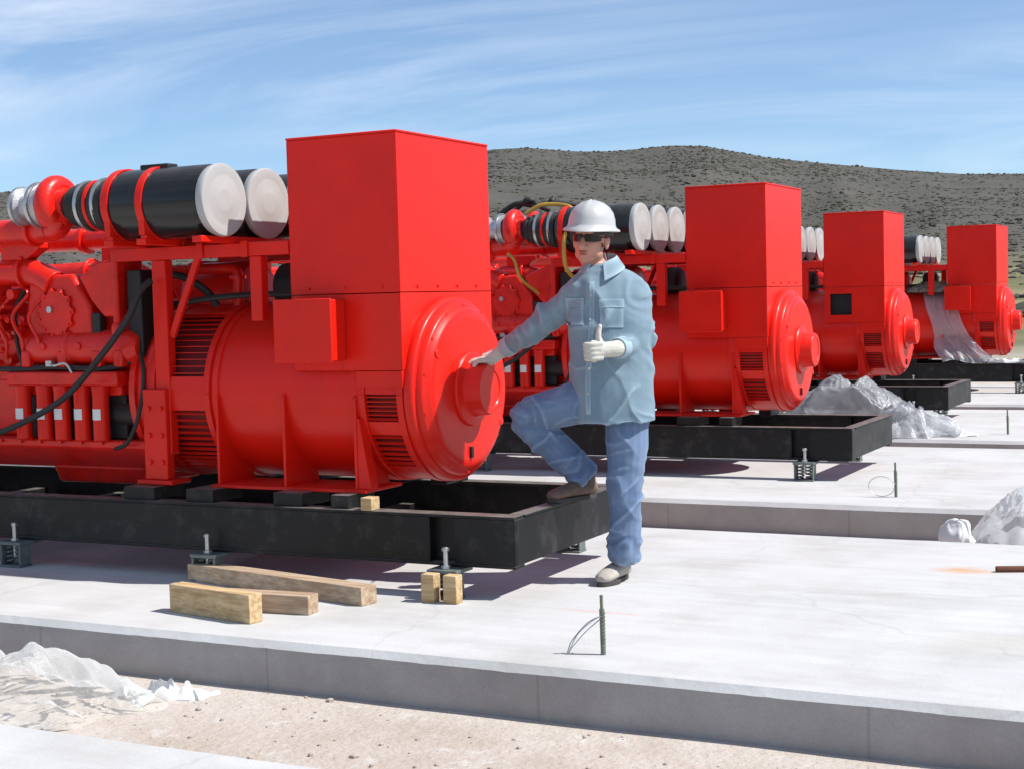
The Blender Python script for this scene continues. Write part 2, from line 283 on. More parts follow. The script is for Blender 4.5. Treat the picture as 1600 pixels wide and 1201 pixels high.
    def mesh(s, name, smooth=35, weld=False):
        me = bpy.data.meshes.new(name); me.from_pydata(s.v, [], s.f); me.update()
        bm = bmesh.new(); bm.from_mesh(me)
        if weld: bmesh.ops.remove_doubles(bm, verts=bm.verts, dist=1e-5)
        bmesh.ops.recalc_face_normals(bm, faces=bm.faces); bm.to_mesh(me); bm.free()
        if smooth: me.shade_smooth(); me.set_sharp_from_angle(angle=R_(smooth))
        return me
    def build(s, name, m, parent=None, bevel=0, smooth=35, kind=None, loc=None):
        me = s.mesh(name, smooth); o = bpy.data.objects.new(name, me); C.objects.link(o)
        me.materials.append(M[m] if isinstance(m, str) else m)
        if parent is not None: o.parent = parent
        if loc is not None: o.location = loc
        if bevel:
            b = o.modifiers.new('bevel', 'BEVEL'); b.width = bevel; b.segments = 2; b.limit_method = 'ANGLE'; b.angle_limit = R_(40)
        if kind: o['kind'] = kind
        return o
def spline(pts, sub=5):
    P = [Vector(p) for p in pts]
    if len(P) < 3 or sub <= 1: return [P[0].lerp(P[-1], i / max(1, sub)) for i in range(sub + 1)] if len(P) == 2 else P
    Q = [P[0] * 2 - P[1]] + P + [P[-1] * 2 - P[-2]]; out_ = []
    for i in range(1, len(Q) - 2):
        a, b, c, d = Q[i - 1:i + 3]
        for k in range(sub):
            t = k / sub; out_.append(.5 * ((2 * b) + (c - a) * t + (2 * a - 5 * b + 4 * c - d) * t * t + (3 * b - 3 * c + d - a) * t ** 3))
    out_.append(P[-1]); return out_
def copy_tree(o, parent=None):
    c = o.copy(); C.objects.link(c); c.parent = parent
    for ch in list(o.children): copy_tree(ch, c)
    return c

# ------------------------------------------------------------------ ground, hills, pads
prof = [(-100, 3.2), (-70, 3.6), (-45.4, 4.35), (-40, 4.25), (-36, 4.4), (-32, 4.9), (-27.6, 5.68), (-26.2, 5.72), (-24.3, 5.52), (-22.9, 5.48), (-20.75, 5.63), (-19.5, 5.55), (-17.2, 5.05), (-14.9, 4.70), (-12.6, 4.40), (-10.4, 4.15), (-8.2, 4.05), (0, 3.7), (20, 3.0), (60, 2.5), (120, 2.2), (180, 2.4), (260, 3.2)]
def crest(az):
    a = az if az >= -100 else az + 360
    if a > 260: a -= 360
    for (x0, y0), (x1, y1) in zip(prof, prof[1:]):
        if x0 <= a <= x1: return y0 + (y1 - y0) * (a - x0) / (x1 - x0)
    return 3.2
RC = 720.0
def sst(t): t = max(0, min(1, t)); return t * t * (3 - 2 * t)
def terrain(x, y):
    r = math.hypot(x, y); az = math.degrees(math.atan2(x, y))
    base = -.2 + 5.4 * sst((r - 45) / 260)
    top = math.tan(R_(crest(az))) * RC + 1.35
    t = (r - 250) / (RC - 250)
    if t <= 0: h = base
    else:
        up = t ** 1.15 if t < 1 else 1
        h = base + (top - base) * up
        if t > 1: h -= (r - RC) * .12
        nz = noise.noise(Vector((x * .009, y * .009, .3))) * 8 - abs(noise.noise(Vector((math.degrees(math.atan2(x, y)) * .28, r * .0022, 4)))) * 9 + noise.noise(Vector((x * .03, y * .03, 5))) * 1.6
        h += nz * min(1, t * 2) * max(0, 1 - t) * 1.6 + noise.noise(Vector((x * .02, y * .02, 9))) * .35 * min(1, max(0, t))
    if r < 45 and r > 0: h += noise.noise(Vector((x * 1.4, y * 1.4, 2))) * .012
    return h
rad = [0]; r = .6
while r < 1600:
    rad.append(r); r += max(.35, r * .035)
    if r > 200: r = min(r, rad[-1] + 14)
AZN = 300
azs = [-70 + 80 * i / 220 for i in range(220)] + [10 + 280 * i / 80 for i in range(80)]
V = [(0, 0, -.2)]; Fc = []
for rr in rad[1:]:
    for a in azs:
        x, y = rr * math.sin(R_(a)), rr * math.cos(R_(a)); V.append((x, y, terrain(x, y)))
n = len(azs)
for j in range(n): Fc.append((0, 1 + (j + 1) % n, 1 + j))
for i in range(len(rad) - 2):
    for j in range(n):
        a = 1 + i * n + j; b = 1 + i * n + (j + 1) % n; Fc.append((a, b, b + n, a + n))
o = MB().add(V, Fc).build('ground', 'ground', smooth=180); tag(o, kind='structure', label='bare sandy soil, dry fields and scrub covered hill')
PADS = [(.30, 3.64), (4.94, 8.25), (9.45, 13.20), (13.84, 17.45), (18.2, 21.9)]
PX0, PX1 = -10.0, 1.6
for i, (y0, y1) in enumerate(PADS):
    b = MB()
    ch = .028     # chamfered arris
    poly = [(y0, -.6), (y1, -.6), (y1, -ch), (y1 - ch, 0), (y0 + ch, 0), (y0, -ch)]
    m_ = int((PX1 - PX0) / (.05 if i < 2 else .12)); V = []; Fc = []
    for k in range(m_ + 1):
        x = PX0 + (PX1 - PX0) * k / m_
        for q, (y, z) in enumerate(poly):
            if z > -.5:
                e = noise.noise(Vector((x * 3, q, i))) * .0035 + noise.noise(Vector((x * 17, q, i))) * .0022
                c_ = max(0, noise.noise(Vector((x * 9, q * 5, i + 3))) - .52) * .05 if q in (2, 3, 4, 5) else 0     # small chips
                if q in (2, 5): z += e - c_; y += e * .4
                else: y += (e + c_) * (1 if q == 4 else -1)
            V.append((x, y, z))
    n_ = len(poly)
    for k in range(m_):
        for q in range(n_): Fc.append((k * n_ + q, k * n_ + (q + 1) % n_, (k + 1) * n_ + (q + 1) % n_, (k + 1) * n_ + q))
    Fc += [tuple(range(n_ - 1, -1, -1)), tuple(m_ * n_ + q for q in range(n_))]
    b.add(V, Fc)
    o = b.build('concrete_pad', 'concrete', smooth=0); o.data.materials.append(M['shaded_side'])
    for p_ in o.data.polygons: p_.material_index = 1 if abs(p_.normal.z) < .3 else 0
    tag(o, 'pale concrete foundation pad', kind='structure')
# scrub on the hillside
rs = np.random.RandomState(3)
sv_ = []; sf_ = []
ico = [(0, 0, 1), (.9, 0, .45), (.28, .85, .45), (-.72, .53, .45), (-.72, -.53, .45), (.28, -.85, .45), (.72, .53, -.2), (-.28, .85, -.2), (-.9, 0, -.2), (-.28, -.85, -.2), (.72, -.53, -.2)]
icf = [(0, 1, 2), (0, 2, 3), (0, 3, 4), (0, 4, 5), (0, 5, 1), (1, 6, 2), (2, 6, 7), (2, 7, 3), (3, 7, 8), (3, 8, 4), (4, 8, 9), (4, 9, 5), (5, 9, 10), (5, 10, 1), (1, 10, 6)]
for k in range(56000):
    az = rs.uniform(-58, 8); rr = 255 + (RC - 240) * rs.rand() ** .75
    if k % 14 == 0: rr = rs.uniform(70, 255)
    x, y = rr * math.sin(R_(az)), rr * math.cos(R_(az))
    pt_ = noise.noise(Vector((x * .012, y * .012, 7))) + .7 * noise.noise(Vector((x * .045, y * .045, 2)))
    if rs.rand() > .62 + pt_ * .9: continue
    z = terrain(x, y); s_ = (.2 + .75 * rs.rand() ** 1.8) * (1.5 if rs.rand() < .05 else 1); a = rs.uniform(0, 6.28); ca, sa = math.cos(a), math.sin(a)
    b0 = len(sv_)
    for p in ico:
        j = rs.uniform(.7, 1.25); sv_.append((x + (p[0] * ca - p[1] * sa) * s_ * j, y + (p[0] * sa + p[1] * ca) * s_ * j, z + p[2] * s_ * .5 * j))
    sf_ += [(a_ + b0, b_ + b0, c_ + b0) for a_, b_, c_ in icf]
me = bpy.data.meshes.new('scrub'); me.from_pydata(sv_, [], sf_); me.materials.append(M['scrub'])
o = bpy.data.objects.new('scrub', me); C.objects.link(o); tag(o, 'dark low scrub scattered over the grey hillside', 'scrub', kind='stuff')
# loose stones lying in the trenches between pads
b = MB()
for k in range(520):
    y = random.choice([random.uniform(3.68, 4.92)] * 5 + [random.uniform(8.3, 9.4)]); x = random.uniform(-5.6, 0.2); s_ = random.choice([.003, .004, .004, .006, .006, .009, .013]) * random.uniform(.7, 1.3)
    b.ball((x, y, -.2 + s_ * .3 + noise.noise(Vector((x * 1.4, y * 1.4, 2))) * .012), s_, 5, 3, (random.uniform(.8, 1.5), 1, random.uniform(.5, .8)))
o = b.build('gravel', 'stone', smooth=0); tag(o, 'small loose stones on the soil between the pads', 'gravel', kind='stuff')

# ------------------------------------------------------------------ generator set (built once where the first stands, then copied)
AX, AY = -5.6, 6.645
ZC = .915
def part(b, name, m, root, bevel=.003, **k): return b.build(name, m, root, bevel=bevel, **k)
def B(): return MB((AX, 0, 0))
def arc_shell(b, x0, x1, r0, r1, a0, a1, n=10):     # angle from the near (-Y) direction, upwards
    V = []; Fc = []
    for i in range(n + 1):
        a = R_(a0 + (a1 - a0) * i / n); c, s = -math.cos(a), math.sin(a)
        for (x, r) in ((x0, r0), (x0, r1), (x1, r1), (x1, r0)): V.append((x, r * c, ZC + r * s))
    for i in range(n):
        for k in range(4): Fc.append((i * 4 + k, i * 4 + (k + 1) % 4, i * 4 + 4 + (k + 1) % 4, i * 4 + 4 + k))
    Fc.append((0, 1, 2, 3)); Fc.append((n * 4 + 3, n * 4 + 2, n * 4 + 1, n * 4))
    b.add(V, Fc)
def louvred_ring(root, name, x0, x1, r, wins, nsl):
    """wins: angular windows on the near side; mirrored on the far side"""
    b = B(); e = .035
    W = sorted(wins) ; allw = W + sorted([(180 - a1, 180 - a0) for a0, a1 in W])
    cur = allw[-1][1] - 360
    for a0, a1 in allw:
        arc_shell(b, x0 + e, x1 - e, r - .022, r, cur, a0, max(3, int((a0 - cur) / 6))); cur = a1
    for xa, xb in ((x0, x0 + e), (x1 - e, x1)):
        arc_shell(b, xa, xb, r - .03, r + .008, 0, 360, 64)
    ring = part(b, name, 'red', root, .0025)
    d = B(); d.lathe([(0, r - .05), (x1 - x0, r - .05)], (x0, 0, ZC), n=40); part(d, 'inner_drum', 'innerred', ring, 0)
    for a0, a1 in allw:
        l = B()
        for i in range(nsl):
            a = R_(a0 + (a1 - a0) * (i + .5) / nsl); c = Vector((0, -math.cos(a), math.sin(a))); tdir = Vector((0, math.sin(a), math.cos(a)))
            rr = c * .8 + tdir * .6 * (1 if c.z > -2 else -1)
            l.obox(Vector(((x0 + x1) / 2, 0, ZC)) + c * (r - .012), Vector((1, 0, 0)), (c * .94 - tdir * .34).normalized(), (tdir * .94 + c * .34).normalized(), (x1 - x0) / 2 - e, .0075, .0016)
        part(l, 'louvre', 'red', ring, 0, kind='stuff', smooth=0)
    return ring
def build_genset():
    root = empty('generator_set', (AX, AY, 0))
    # --- skid
    x0, x1, yo, zt, zb = -8.6, -3.068, .622, .378, .140
    for s in (-1, 1):
        b = B(); ya, yb = sorted((s * yo, s * (yo - .015)))
        px = [(-3.52, -3.38), (-4.83, -4.70), (-6.12, -5.98), (-7.5, -7.36)]
        cur = x1
        b.box(x0, x1, *sorted((s * (yo + .006), s * (yo - .09))), zt - .014, zt)           # top flange
        b.box(x0, x1, *sorted((s * (yo + .004), s * (yo - .09))), zb, zb + .014)           # bottom flange
        for (pa, pb) in px[:1]:
            b.box(pb, cur, ya, yb, zb + .014, zt - .014); cur = pa
            yc, yd = sorted((s * (yo - .055), s * (yo - .07))); b.box(pa, pb, yc, yd, zb + .014, zt - .014)
            for xx in (pa, pb): b.box(xx - .006, xx + .006, *sorted((s * (yo - .002), s * (yo - .075))), zb + .015, zt - .015)
        b.box(x0, cur, ya, yb, zb + .014, zt - .014)
        part(b, 'skid_rail', 'black', root, .003)
    for xa, xb in ((x1 - .012, x1), (x0, x0 + .012)):
        b = B(); b.box(xa, xb, -yo + .016, yo - .016, zb + .0145, zt - .0145)
        i = -1 if xb == x1 else 1
        b.box(*sorted((xb + .003 if i < 0 else xa, (xb if i < 0 else xa) + i * .08)), -yo + .1, yo - .1, zt - .013, zt - .001)
        part(b, 'end_plate', 'black', root, .002)
    for x in (-4.3, -4.95, -5.6, -6.3, -7.0, -7.8):
        b = B(); b.box(x - .04, x + .04, -yo + .1, yo - .1, zb + .016, zb + .11); part(b, 'cross_member', 'black', root, .003)
    # --- vibration isolators
    for s in (-1, 1):
        for x in (-3.45 + .05, -4.76, -6.05, -7.43):
            y = s * (yo + .055); b = B()
            b.box(x - .075, x + .075, y - .05, y + .045, 0, .012)
            b.box(x - .072, x - .060, y - .04, y + .04, .012, .118); b.box(x + .060, x + .072, y - .04, y + .04, .012, .118)
            b.box(x - .078, x + .078, *sorted((y - s * .115, y + s * .045)), .118, .136)
            iso = part(b, 'isolator', 'spring', root, .003)
            sp_ = B(); pts = []
            for q in (-.03, .03):
                t = B(); t.tube([(x + q + .022 * math.cos(a * .9), y + .022 * math.sin(a * .9), .014 + a * .0034) for a in range(0, 30)], .006, 6, 1); part(t, 'spring', 'spring', iso, 0)
            t = B(); t.cyl((x, y, .05), (x, y, .235), .011, n=10); t.cyl((x, y, .137), (x, y, .152), .022, n=6); t.cyl((x, y, .218), (x, y, .232), .018, n=6); part(t, 'bolt', 'steel', iso, .001)
    # --- shims under machine
    for x, wd in ((-4.86, .17), (-4.32, .17), (-5.25, .2), (-6.6, .2), (-4.02, .1)):
        for s in (-1, 1):
            b = B(); b.box(x - wd / 2, x + wd / 2, *sorted((s * .60, s * .36)), zt, .442); part(b, 'shim_block', 'black', root, .003)
    # --- alternator
    b = B(); b.lathe([(0, .40), (0, .455), (.03, .466), (.05, .466), (.055, .455), (.84, .455), (.845, .466), (.87, .466), (.90, .455), (.90, .40)], (-4.88, 0, ZC), n=72)
    part(b, 'stator_housing', 'red', root, 0)
    for s in (-1, 1):
        for x in (-4.83, -4.42, -4.00):
            b = B(); yout = .475; poly = []
            for i in range(11):
                a = R_(2 - 66 * i / 10); poly.append((s * -.45 * -math.cos(a), ZC + .45 * math.sin(a)))
            poly = poly + [(s * .18, .452), (s * yout, .452), (s * yout, ZC - .02)]
            b.prismx(poly, x - .008, x + .008); part(b, 'foot_gusset', 'red', root, .002)
        b = B(); b.box(-4.86, -3.93, *sorted((s * .16, s * .50)), .440, .456); part(b, 'foot_plate', 'red', root, .003)
        # tapered end gusset
        b = B(); b.prism([(-3.992, .456), (-3.92, .456), (-3.98, .80), (-3.992, .80)], *sorted((s * .40, s * .47))); part(b, 'foot_gusset', 'red', root, .002)
    louvred_ring(root, 'drive_end_ring', -5.27, -4.88, .462, [(11, 62), (-62, -11)], 11)
    louvred_ring(root, 'exciter_end_ring', -3.985, -3.735, .455, [(-17, 0), (-54, -26)], 6)
    b = B(); b.lathe([(0, .40), (0, .452), (.008, .460), (.045, .460), (.055, .450), (.058, .432), (.085, .430), (.093, .420), (.098, .405), (.112, .395), (.121, .375), (.123, .35), (.125, .18)], (-3.735, 0, ZC), n=80)
    bell = part(b, 'end_cover', 'red', root, 0, smooth=50)
    b = B()
    for i in range(14):
        a = 2 * math.pi * (i + .5) / 14; p = Vector((-3.652, .413 * math.cos(a), ZC + .413 * math.sin(a))); b.cyl(p, p + Vector((.014, 0, 0)), .010, n=6)
    part(b, 'cover_bolts', 'red', bell, 0, kind='stuff')
    b = B(); b.obox((-3.612, -.02, ZC - .315), Vector((1, 0, 0)), Vector((0, 1, 0)), Vector((0, 0, 1)), .012, .012, .028); part(b, 'drain_slot', 'dark', bell, .001)
    for a in (150, -30):
        p = Vector((-3.64, .37 * math.cos(R_(a)), ZC + .37 * math.sin(R_(a)))); b = B(); b.cyl(p, p + Vector((.03, 0, 0)), .026, .022, n=12); part(b, 'lifting_boss', 'red', bell, .002)
    b = B(); b.lathe([(0, .185), (.012, .185), (.02, .178), (.024, .150), (.03, .138), (.045, .133), (.108, .128), (.116, .122), (.116, .095), (.111, .09), (.111, .0)], (-3.612, 0, ZC), n=56, caps=False)
    part(b, 'hub', 'red', root, 0, smooth=40)
    # --- air outlet / terminal housing on top
    hx0, hx1, hy = -4.355, -3.727, .463
    def shell(b, z0, z1, hole=None, lid=False, t=.006):
        b.box(hx1 - t, hx1, -hy, hy, z0, z1); b.box(hx0, hx0 + t, -hy, hy, z0, z1); b.box(hx0 + t, hx1 - t, hy - t, hy, z0, z1)
        if hole:
            a, c, d, e = hole; xa, xb = hx0 + t, hx1 - t
            b.box(xa, a, -hy, -hy + t, z0, z1); b.box(c, xb, -hy, -hy + t, z0, z1); b.box(a, c, -hy, -hy + t, z0, d); b.box(a, c, -hy, -hy + t, e, z1)
        else: b.box(hx0 + t, hx1 - t, -hy, -hy + t, z0, z1)
        if lid: b.box(hx0 + .0, hx1 - .0, -hy, hy, z1, z1 + .004)
    b = B(); shell(b, 1.403, 2.154, lid=True); up = part(b, 'upper_housing', 'red', root, .0035, smooth=30)
    b = B(); b.box(hx0 - .004, hx1 + .004, -hy - .004, hy + .004, 2.159, 2.170); part(b, 'lid', 'red', up, .004)
    b = B()
    for yy in (-.3, -.1, .1, .3): b.cyl((hx1 + .001, yy, 1.43), (hx1 + .007, yy, 1.43), .008, n=6)
    for xx in (-4.25, -4.04, -3.83): b.cyl((xx, -hy - .001, 1.43), (xx, -hy - .007, 1.43), .008, n=6)
    part(b, 'housing_bolts', 'red', up, 0, kind='stuff')
    b = B(); shell(b, 1.03, 1.399, hole=(-4.292, -4.068, 1.11, 1.33)); lo = part(b, 'lower_housing', 'red', root, .003, smooth=30)
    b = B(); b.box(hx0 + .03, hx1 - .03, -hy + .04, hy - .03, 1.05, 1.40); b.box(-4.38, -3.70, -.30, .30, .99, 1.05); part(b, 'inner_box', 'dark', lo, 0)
    b = B(); b.box(-3.99, hx1 - .002, -hy - .002, -hy + .06, .95, 1.028); part(b, 'corner_skirt', 'red', lo, .003)
    # terminal box on the side
    b = B(); b.box(-4.362, -4.04, -.592, -.4655, 1.080, 1.376); tb = part(b, 'terminal_box', 'red', root, .006)
    b = B(); b.box(-4.368, -4.034, -.602, -.5925, 1.074, 1.382); part(b, 'box_cover', 'red', tb, .004)
    # --- frame carrying the air cleaners
    for s in (-1, 1):
        y0, y1 = sorted((s * .47, s * .40))
        b = B(); b.box(-5.47, -4.36, y0, y1, 1.605, 1.672); part(b, 'air_cleaner_rail', 'red', root, .005)
        b = B(); b.box(-5.225, -5.135, y0 + .004, y1 - .004, .60, 1.604); part(b, 'frame_post', 'red', root, .005)
        b = B(); b.box(-4.60, -4.53, y0 + .005, y1 - .005, 1.28, 1.604); part(b, 'frame_post', 'red', root, .005)
        b = B(); b.obox((-5.03, s * .435, 1.42), Vector((.42, 0, .91)), Vector((0, 1, 0)), Vector((-.91, 0, .42)), .235, .012, .018); part(b, 'frame_brace', 'red', root, .003)
        for x in (-4.90, -4.62):
            b = B(); b.box(x - .02, x + .02, *sorted((s * .472, s * .482)), 1.60, 1.68); part(b, 'rail_tab', 'red', root, .002)
    for x in (-5.28, -5.07, -4.72):
        b = B(); b.box(x - .03, x + .03, -.72, .72, 1.673, 1.705); part(b, 'cross_bar', 'red', root, .004)
    # --- air cleaners with hoses and turbochargers
    zc = 1.882
    for y in (-.57, -.2, .17, .54):
        b = B(); b.lathe([(0, .10), (.0, .135), (.03, .168), (.05, .178), (.06, .18), (.62, .18), (.63, .176), (.64, .174)], (-5.345, y, zc), n=44)
        can = part(b, 'air_cleaner', 'gloss', root, 0)
        b = B(); b.lathe([(0, .176), (.02, .181), (.034, .181), (.042, .176), (.044, .160), (.043, .13), (.0425, .122), (.044, .116), (.044, .070), (.046, .064), (.047, .045), (.047, 0)], (-4.70, y, zc), n=44, caps=False); part(b, 'end_cap', 'white', can, 0)
        for x in (-5.29, -5.07):
            b = B(); b.lathe([(0, .181), (0, .188), (.042, .188), (.042, .181)], (x, y, zc), n=44, caps=False)
            b.box(x + .002, x + .04, y - .15, y + .15, 1.705, 1.72)
            b.prismx([(y - .165, 1.722), (y - .10, 1.722), (y - .13, 1.76), (y - .168, 1.81)], x + .003, x + .039); b.prismx([(y + .165, 1.722), (y + .168, 1.81), (y + .13, 1.76), (y + .10, 1.722)], x + .003, x + .039)
            part(b, 'strap', 'red', can, .001)
        b = B(); b.box(-5.16, -4.98, y - .03, y + .05, zc + .165, zc + .20); part(b, 'restriction_gauge', 'rubber', can, .006)
        zt2 = 1.915; ty = y
        b = B(); b.lathe([(0, .075), (.03, .085), (.05, .105), (.07, .098), (.09, .118), (.11, .112), (.13, .128), (.17, .128), (.18, .122), (.25, .132), (.27, .14), (.31, .135)], (-5.66, ty, zt2 - .01), d=(1, 0, -.06), n=32)
        hs = part(b, 'intake_hose', 'rubber', root, 0)
        for x, r_, m_ in ((-5.525, .131, 'steel'), (-5.465, .130, 'red'), (-5.405, .139, 'steel')):
            b = B(); b.lathe([(0, r_ - .006), (0, r_ + .002), (.02, r_ + .002), (.02, r_ - .006)], (x, ty, zt2 - .02), n=32, caps=False); part(b, 'hose_clamp', m_, hs, 0)
        # turbocharger: compressor volute, bearing housing, turbine housing
        b = B()
        pts = []
        for i in range(0, 25):
            a = R_(-100 + 330 * i / 24); rr = .105
            pts.append((-5.74, ty + rr * math.cos(a), zt2 + rr * math.sin(a)))
        b.tube(pts, lambda t: .032 + .028 * t, 14, 2)
        b.lathe([(0, .05), (0, .085), (.03, .105), (.06, .10), (.085, .08), (.11, .078), (.11, .06)], (-5.77, ty, zt2), n=28)
        tu = part(b, 'turbocharger', 'redcast', root, 0)
        b = B(); b.lathe([(0, .06), (.02, .09), (.05, .10), (.06, .07), (.13, .07), (.14, .11), (.17, .115), (.20, .105), (.205, .06)], (-6.02, ty, zt2), n=28); part(b, 'turbine_housing', 'alu', tu, 0)
        b = B(); b.lathe([(0, .118), (.0, .126), (.02, .126), (.02, .118)], (-5.87, ty, zt2), n=28, caps=False); b.lathe([(0, .095), (0, .108), (.015, .108), (.015, .095)], (-6.0, ty, zt2), n=28, caps=False); part(b, 'band_clamp', 'steel', tu, 0)
    # --- exhaust and charge air pipes
    for s in (-1, 1):
        b = B(); b.tube([(-8.3, s * .50, 1.79), (-7, s * .50, 1.79), (-6.1, s * .50, 1.79), (-5.95, s * .50, 1.79), (-5.84, s * .52, 1.795)], .068, 18, 6); b.lathe([(0, .09), (.03, .09)], (-6.55, s * .5, 1.79), n=24); b.lathe([(0, .085), (.025, .085)], (-6.0, s * .5, 1.79), n=24)
        b.tube([(-5.845, s * .52, 1.79), (-5.79, s * .53, 1.80), (-5.755, s * .55, 1.84), (-5.745, s * .56, 1.90)], .062, 16, 5)
        part(b, 'exhaust_pipe', 'redcast', root, .003)
        b = B(); b.tube([(-8.3, s * .40, 1.57), (-7, s * .40, 1.57), (-6.25, s * .40, 1.575), (-6.08, s * .40, 1.56), (-5.95, s * .40, 1.50)], .075, 18, 6)
        for x in (-6.42, -6.16): b.lathe([(0, .095), (.022, .095)], (x, s * .4, 1.574), n=24)
        part(b, 'intake_manifold', 'redcast', root, .003)
        b = B(); b.prism([(-6.30, 1.64), (-6.12, 1.64), (-6.02, 1.70), (-6.02, 1.73), (-6.3, 1.73)], *sorted((s * .36, s * .44))); part(b, 'pipe_bracket', 'redcast', root, .004)
    # --- engine block
    b = B(); b.prismx([(-.30, .66), (.30, .66), (.33, .95), (.42, 1.20), (.30, 1.42), (.10, 1.30), (-.10, 1.30), (-.30, 1.42), (-.42, 1.20), (-.33, .95)], -8.2, -5.42); part(b, 'engine_block', 'redcast', root, .02)
    b = B(); b.prismx([(-.25, .49), (.25, .49), (.43, .62), (.43, .662), (-.43, .662), (-.43, .62)], -8.2, -5.28); pan = part(b, 'oil_pan', 'redcast', root, .012)
    b = B(); b.prismx([(-.22, .40), (.22, .40), (.27, .50), (-.27, .50)], -6.15, -5.50); part(b, 'sump', 'redcast', pan, .015)
    b = B()
    for i in range(20): b.cyl((-8.1 + i * .145, -.435, .648), (-8.1 + i * .145, -.445, .648), .012, n=6)
    part(b, 'pan_bolts', 'redcast', pan, 0, kind='stuff')
    # flywheel housing with side mounting plates
    b = B(); b.lathe([(0, .3), (0, .44), (.02, .465), (.06, .468), (.065, .45), (.12, .45), (.13, .47), (.16, .47), (.16, .3)], (-5.43, 0, ZC), n=56); part(b, 'flywheel_housing', 'redcast', root, 0)
    for s in (-1, 1):
        b = B(); b.box(-5.29, -5.14, *sorted((s * .44, s * .50)), .47, .94); b.box(-5.33, -5.10, *sorted((s * .36, s * .52)), .444, .469); mp_ = part(b, 'engine_mount', 'red', root, .006)
        b = B()
        for zz_ in (.56, .70, .84): b.cyl((-5.17, s * .50, zz_), (-5.17, s * .512, zz_), .014, n=6); b.cyl((-5.25, s * .50, zz_), (-5.25, s * .512, zz_), .014, n=6)
        part(b, 'mount_bolts', 'red', mp_, 0, kind='stuff')
    # --- side castings seen between the posts
    for s in (-1, 1):
        ys = lambda a, c: sorted((s * a, s * c))
        b = B(); b.prism([(-6.133, 1.313), (-6.048, 1.171), (-5.66, 1.185), (-5.672, 1.379), (-5.797, 1.554), (-6.097, 1.539)], *ys(.30, .445)); cp = part(b, 'gear_cover', 'redcast', root, .018)
        b = B(); P_ = []
        for i in range(44):
            a = 2 * math.pi * i / 44; r_ = .118 + (.012 if (i % 4) < 2 else -.006); P_.append((-5.905 + r_ * math.cos(a), 1.345 + r_ * math.sin(a) * 1.05))
        b.prism(P_, *ys(.446, .462)); cv = part(b, 'access_plate', 'redcast', cp, .004)
        b = B(); b.cyl((-5.935, s * .46, 1.365), (-5.935, s * .475, 1.365), .020, n=6); part(b, 'plug', 'steel', cv, .001)
        b = B()
        for i in range(11):
            a = 2 * math.pi * i / 11; b.cyl((-5.905 + .112 * math.cos(a), s * .46, 1.345 + .118 * math.sin(a)), (-5.905 + .112 * math.cos(a), s * .470, 1.345 + .118 * math.sin(a)), .008, n=6)
        part(b, 'plate_bolts', 'redcast', cv, 0, kind='stuff')
        b = B(); b.prism([(-5.73, 1.538), (-5.648, 1.406), (-5.564, 1.319), (-5.476, 1.318), (-5.46, 1.621), (-5.548, 1.614)], *ys(.25, .46)); part(b, 'aftercooler_elbow', 'redcast', root, .012)
        b = B(); b.cyl((-5.475, s * .455, 1.22), (-5.475, s * .455, 1.66), .020, n=14); b.ball((-5.475, s * .455, 1.25), .034, 14, 8, (1, 1, 1.4)); part(b, 'breather_pipe', 'redcast', root, 0)
        b = B(); b.lathe([(0, .05), (.02, .085), (.05, .095), (.28, .095), (.29, .105), (.31, .105), (.32, .092), (.62, .098), (.72, .09), (.76, .06)], (-6.12, s * .40, 1.155), n=28); b.box(-6.05, -5.42, *ys(.30, .44), 1.08, 1.13); part(b, 'oil_cooler', 'redcast', root, .004)
        for x in (-5.97, -5.72):
            b = B(); b.cyl((x, s * .485, 1.165), (x, s * .505, 1.165), .022, n=12); part(b, 'core_plug', 'redcast', root, .003)
        for x in (-6.10, -5.84, -5.60, -5.45):
            b = B(); b.obox((x, s * .47, 1.10), Vector((1, 0, 0)), Vector((0, 1, 0)), Vector((0, 0, 1)), .03, .03, .045); part(b, 'mounting_lug', 'redcast', root, .012)
        # oil filters
        b = B(); b.box(-6.24, -5.46, *ys(.36, .50), .955, 1.03); b.box(-6.2, -5.5, *ys(.34, .42), .90, .96); fh = part(b, 'filter_header', 'redcast', root, .012)
        for x in (-6.164, -6.009, -5.884, -5.743, -5.613):
            b = B(); b.lathe([(0, .02), (.004, .036), (.012, .044), (.27, .044), (.28, .047), (.30, .047), (.302, .03)], (x, s * .455, .655), d=(0, 0, 1), n=22); fl = part(b, 'oil_filter', 'red', root, 0)
            V = []; Fc = []
            for i in range(7):
                a = R_(-38 + 76 * i / 6) ; V += [(x + .0455 * math.sin(a), s * (.455 + .0455 * math.cos(a)), .775), (x + .0455 * math.sin(a), s * (.455 + .0455 * math.cos(a)), .833)]
            for i in range(6): Fc.append((2 * i, 2 * i + 2, 2 * i + 3, 2 * i + 1))
            b = B(); b.add(V, Fc); part(b, 'filter_label', 'label', fl, 0)
        b = B(); b.box(-6.22, -5.50, *ys(.345, .385), .668, .90); part(b, 'filter_gap_shade', 'rubber', root, .004)  # added black plate, paints the shade in the gaps between filters
        b = B(); b.box(-5.43, -5.335, *ys(.30, .425), 1.10, 1.56); part(b, 'post_gap_shade', 'rubber', root, .008)  # added black box, stands in for the shade beside the frame post
        b = B(); b.tube([(-6.6, s * .47, 1.055), (-6.2, s * .475, 1.045), (-5.9, s * .47, 1.055), (-5.6, s * .475, 1.045), (-5.42, s * .44, 1.08), (-5.38, s * .42, 1.2)], .015, 8, 5); part(b, 'shade_tube', 'rubber', root, 0)  # added black tube, paints a dark gap between filter header and oil cooler
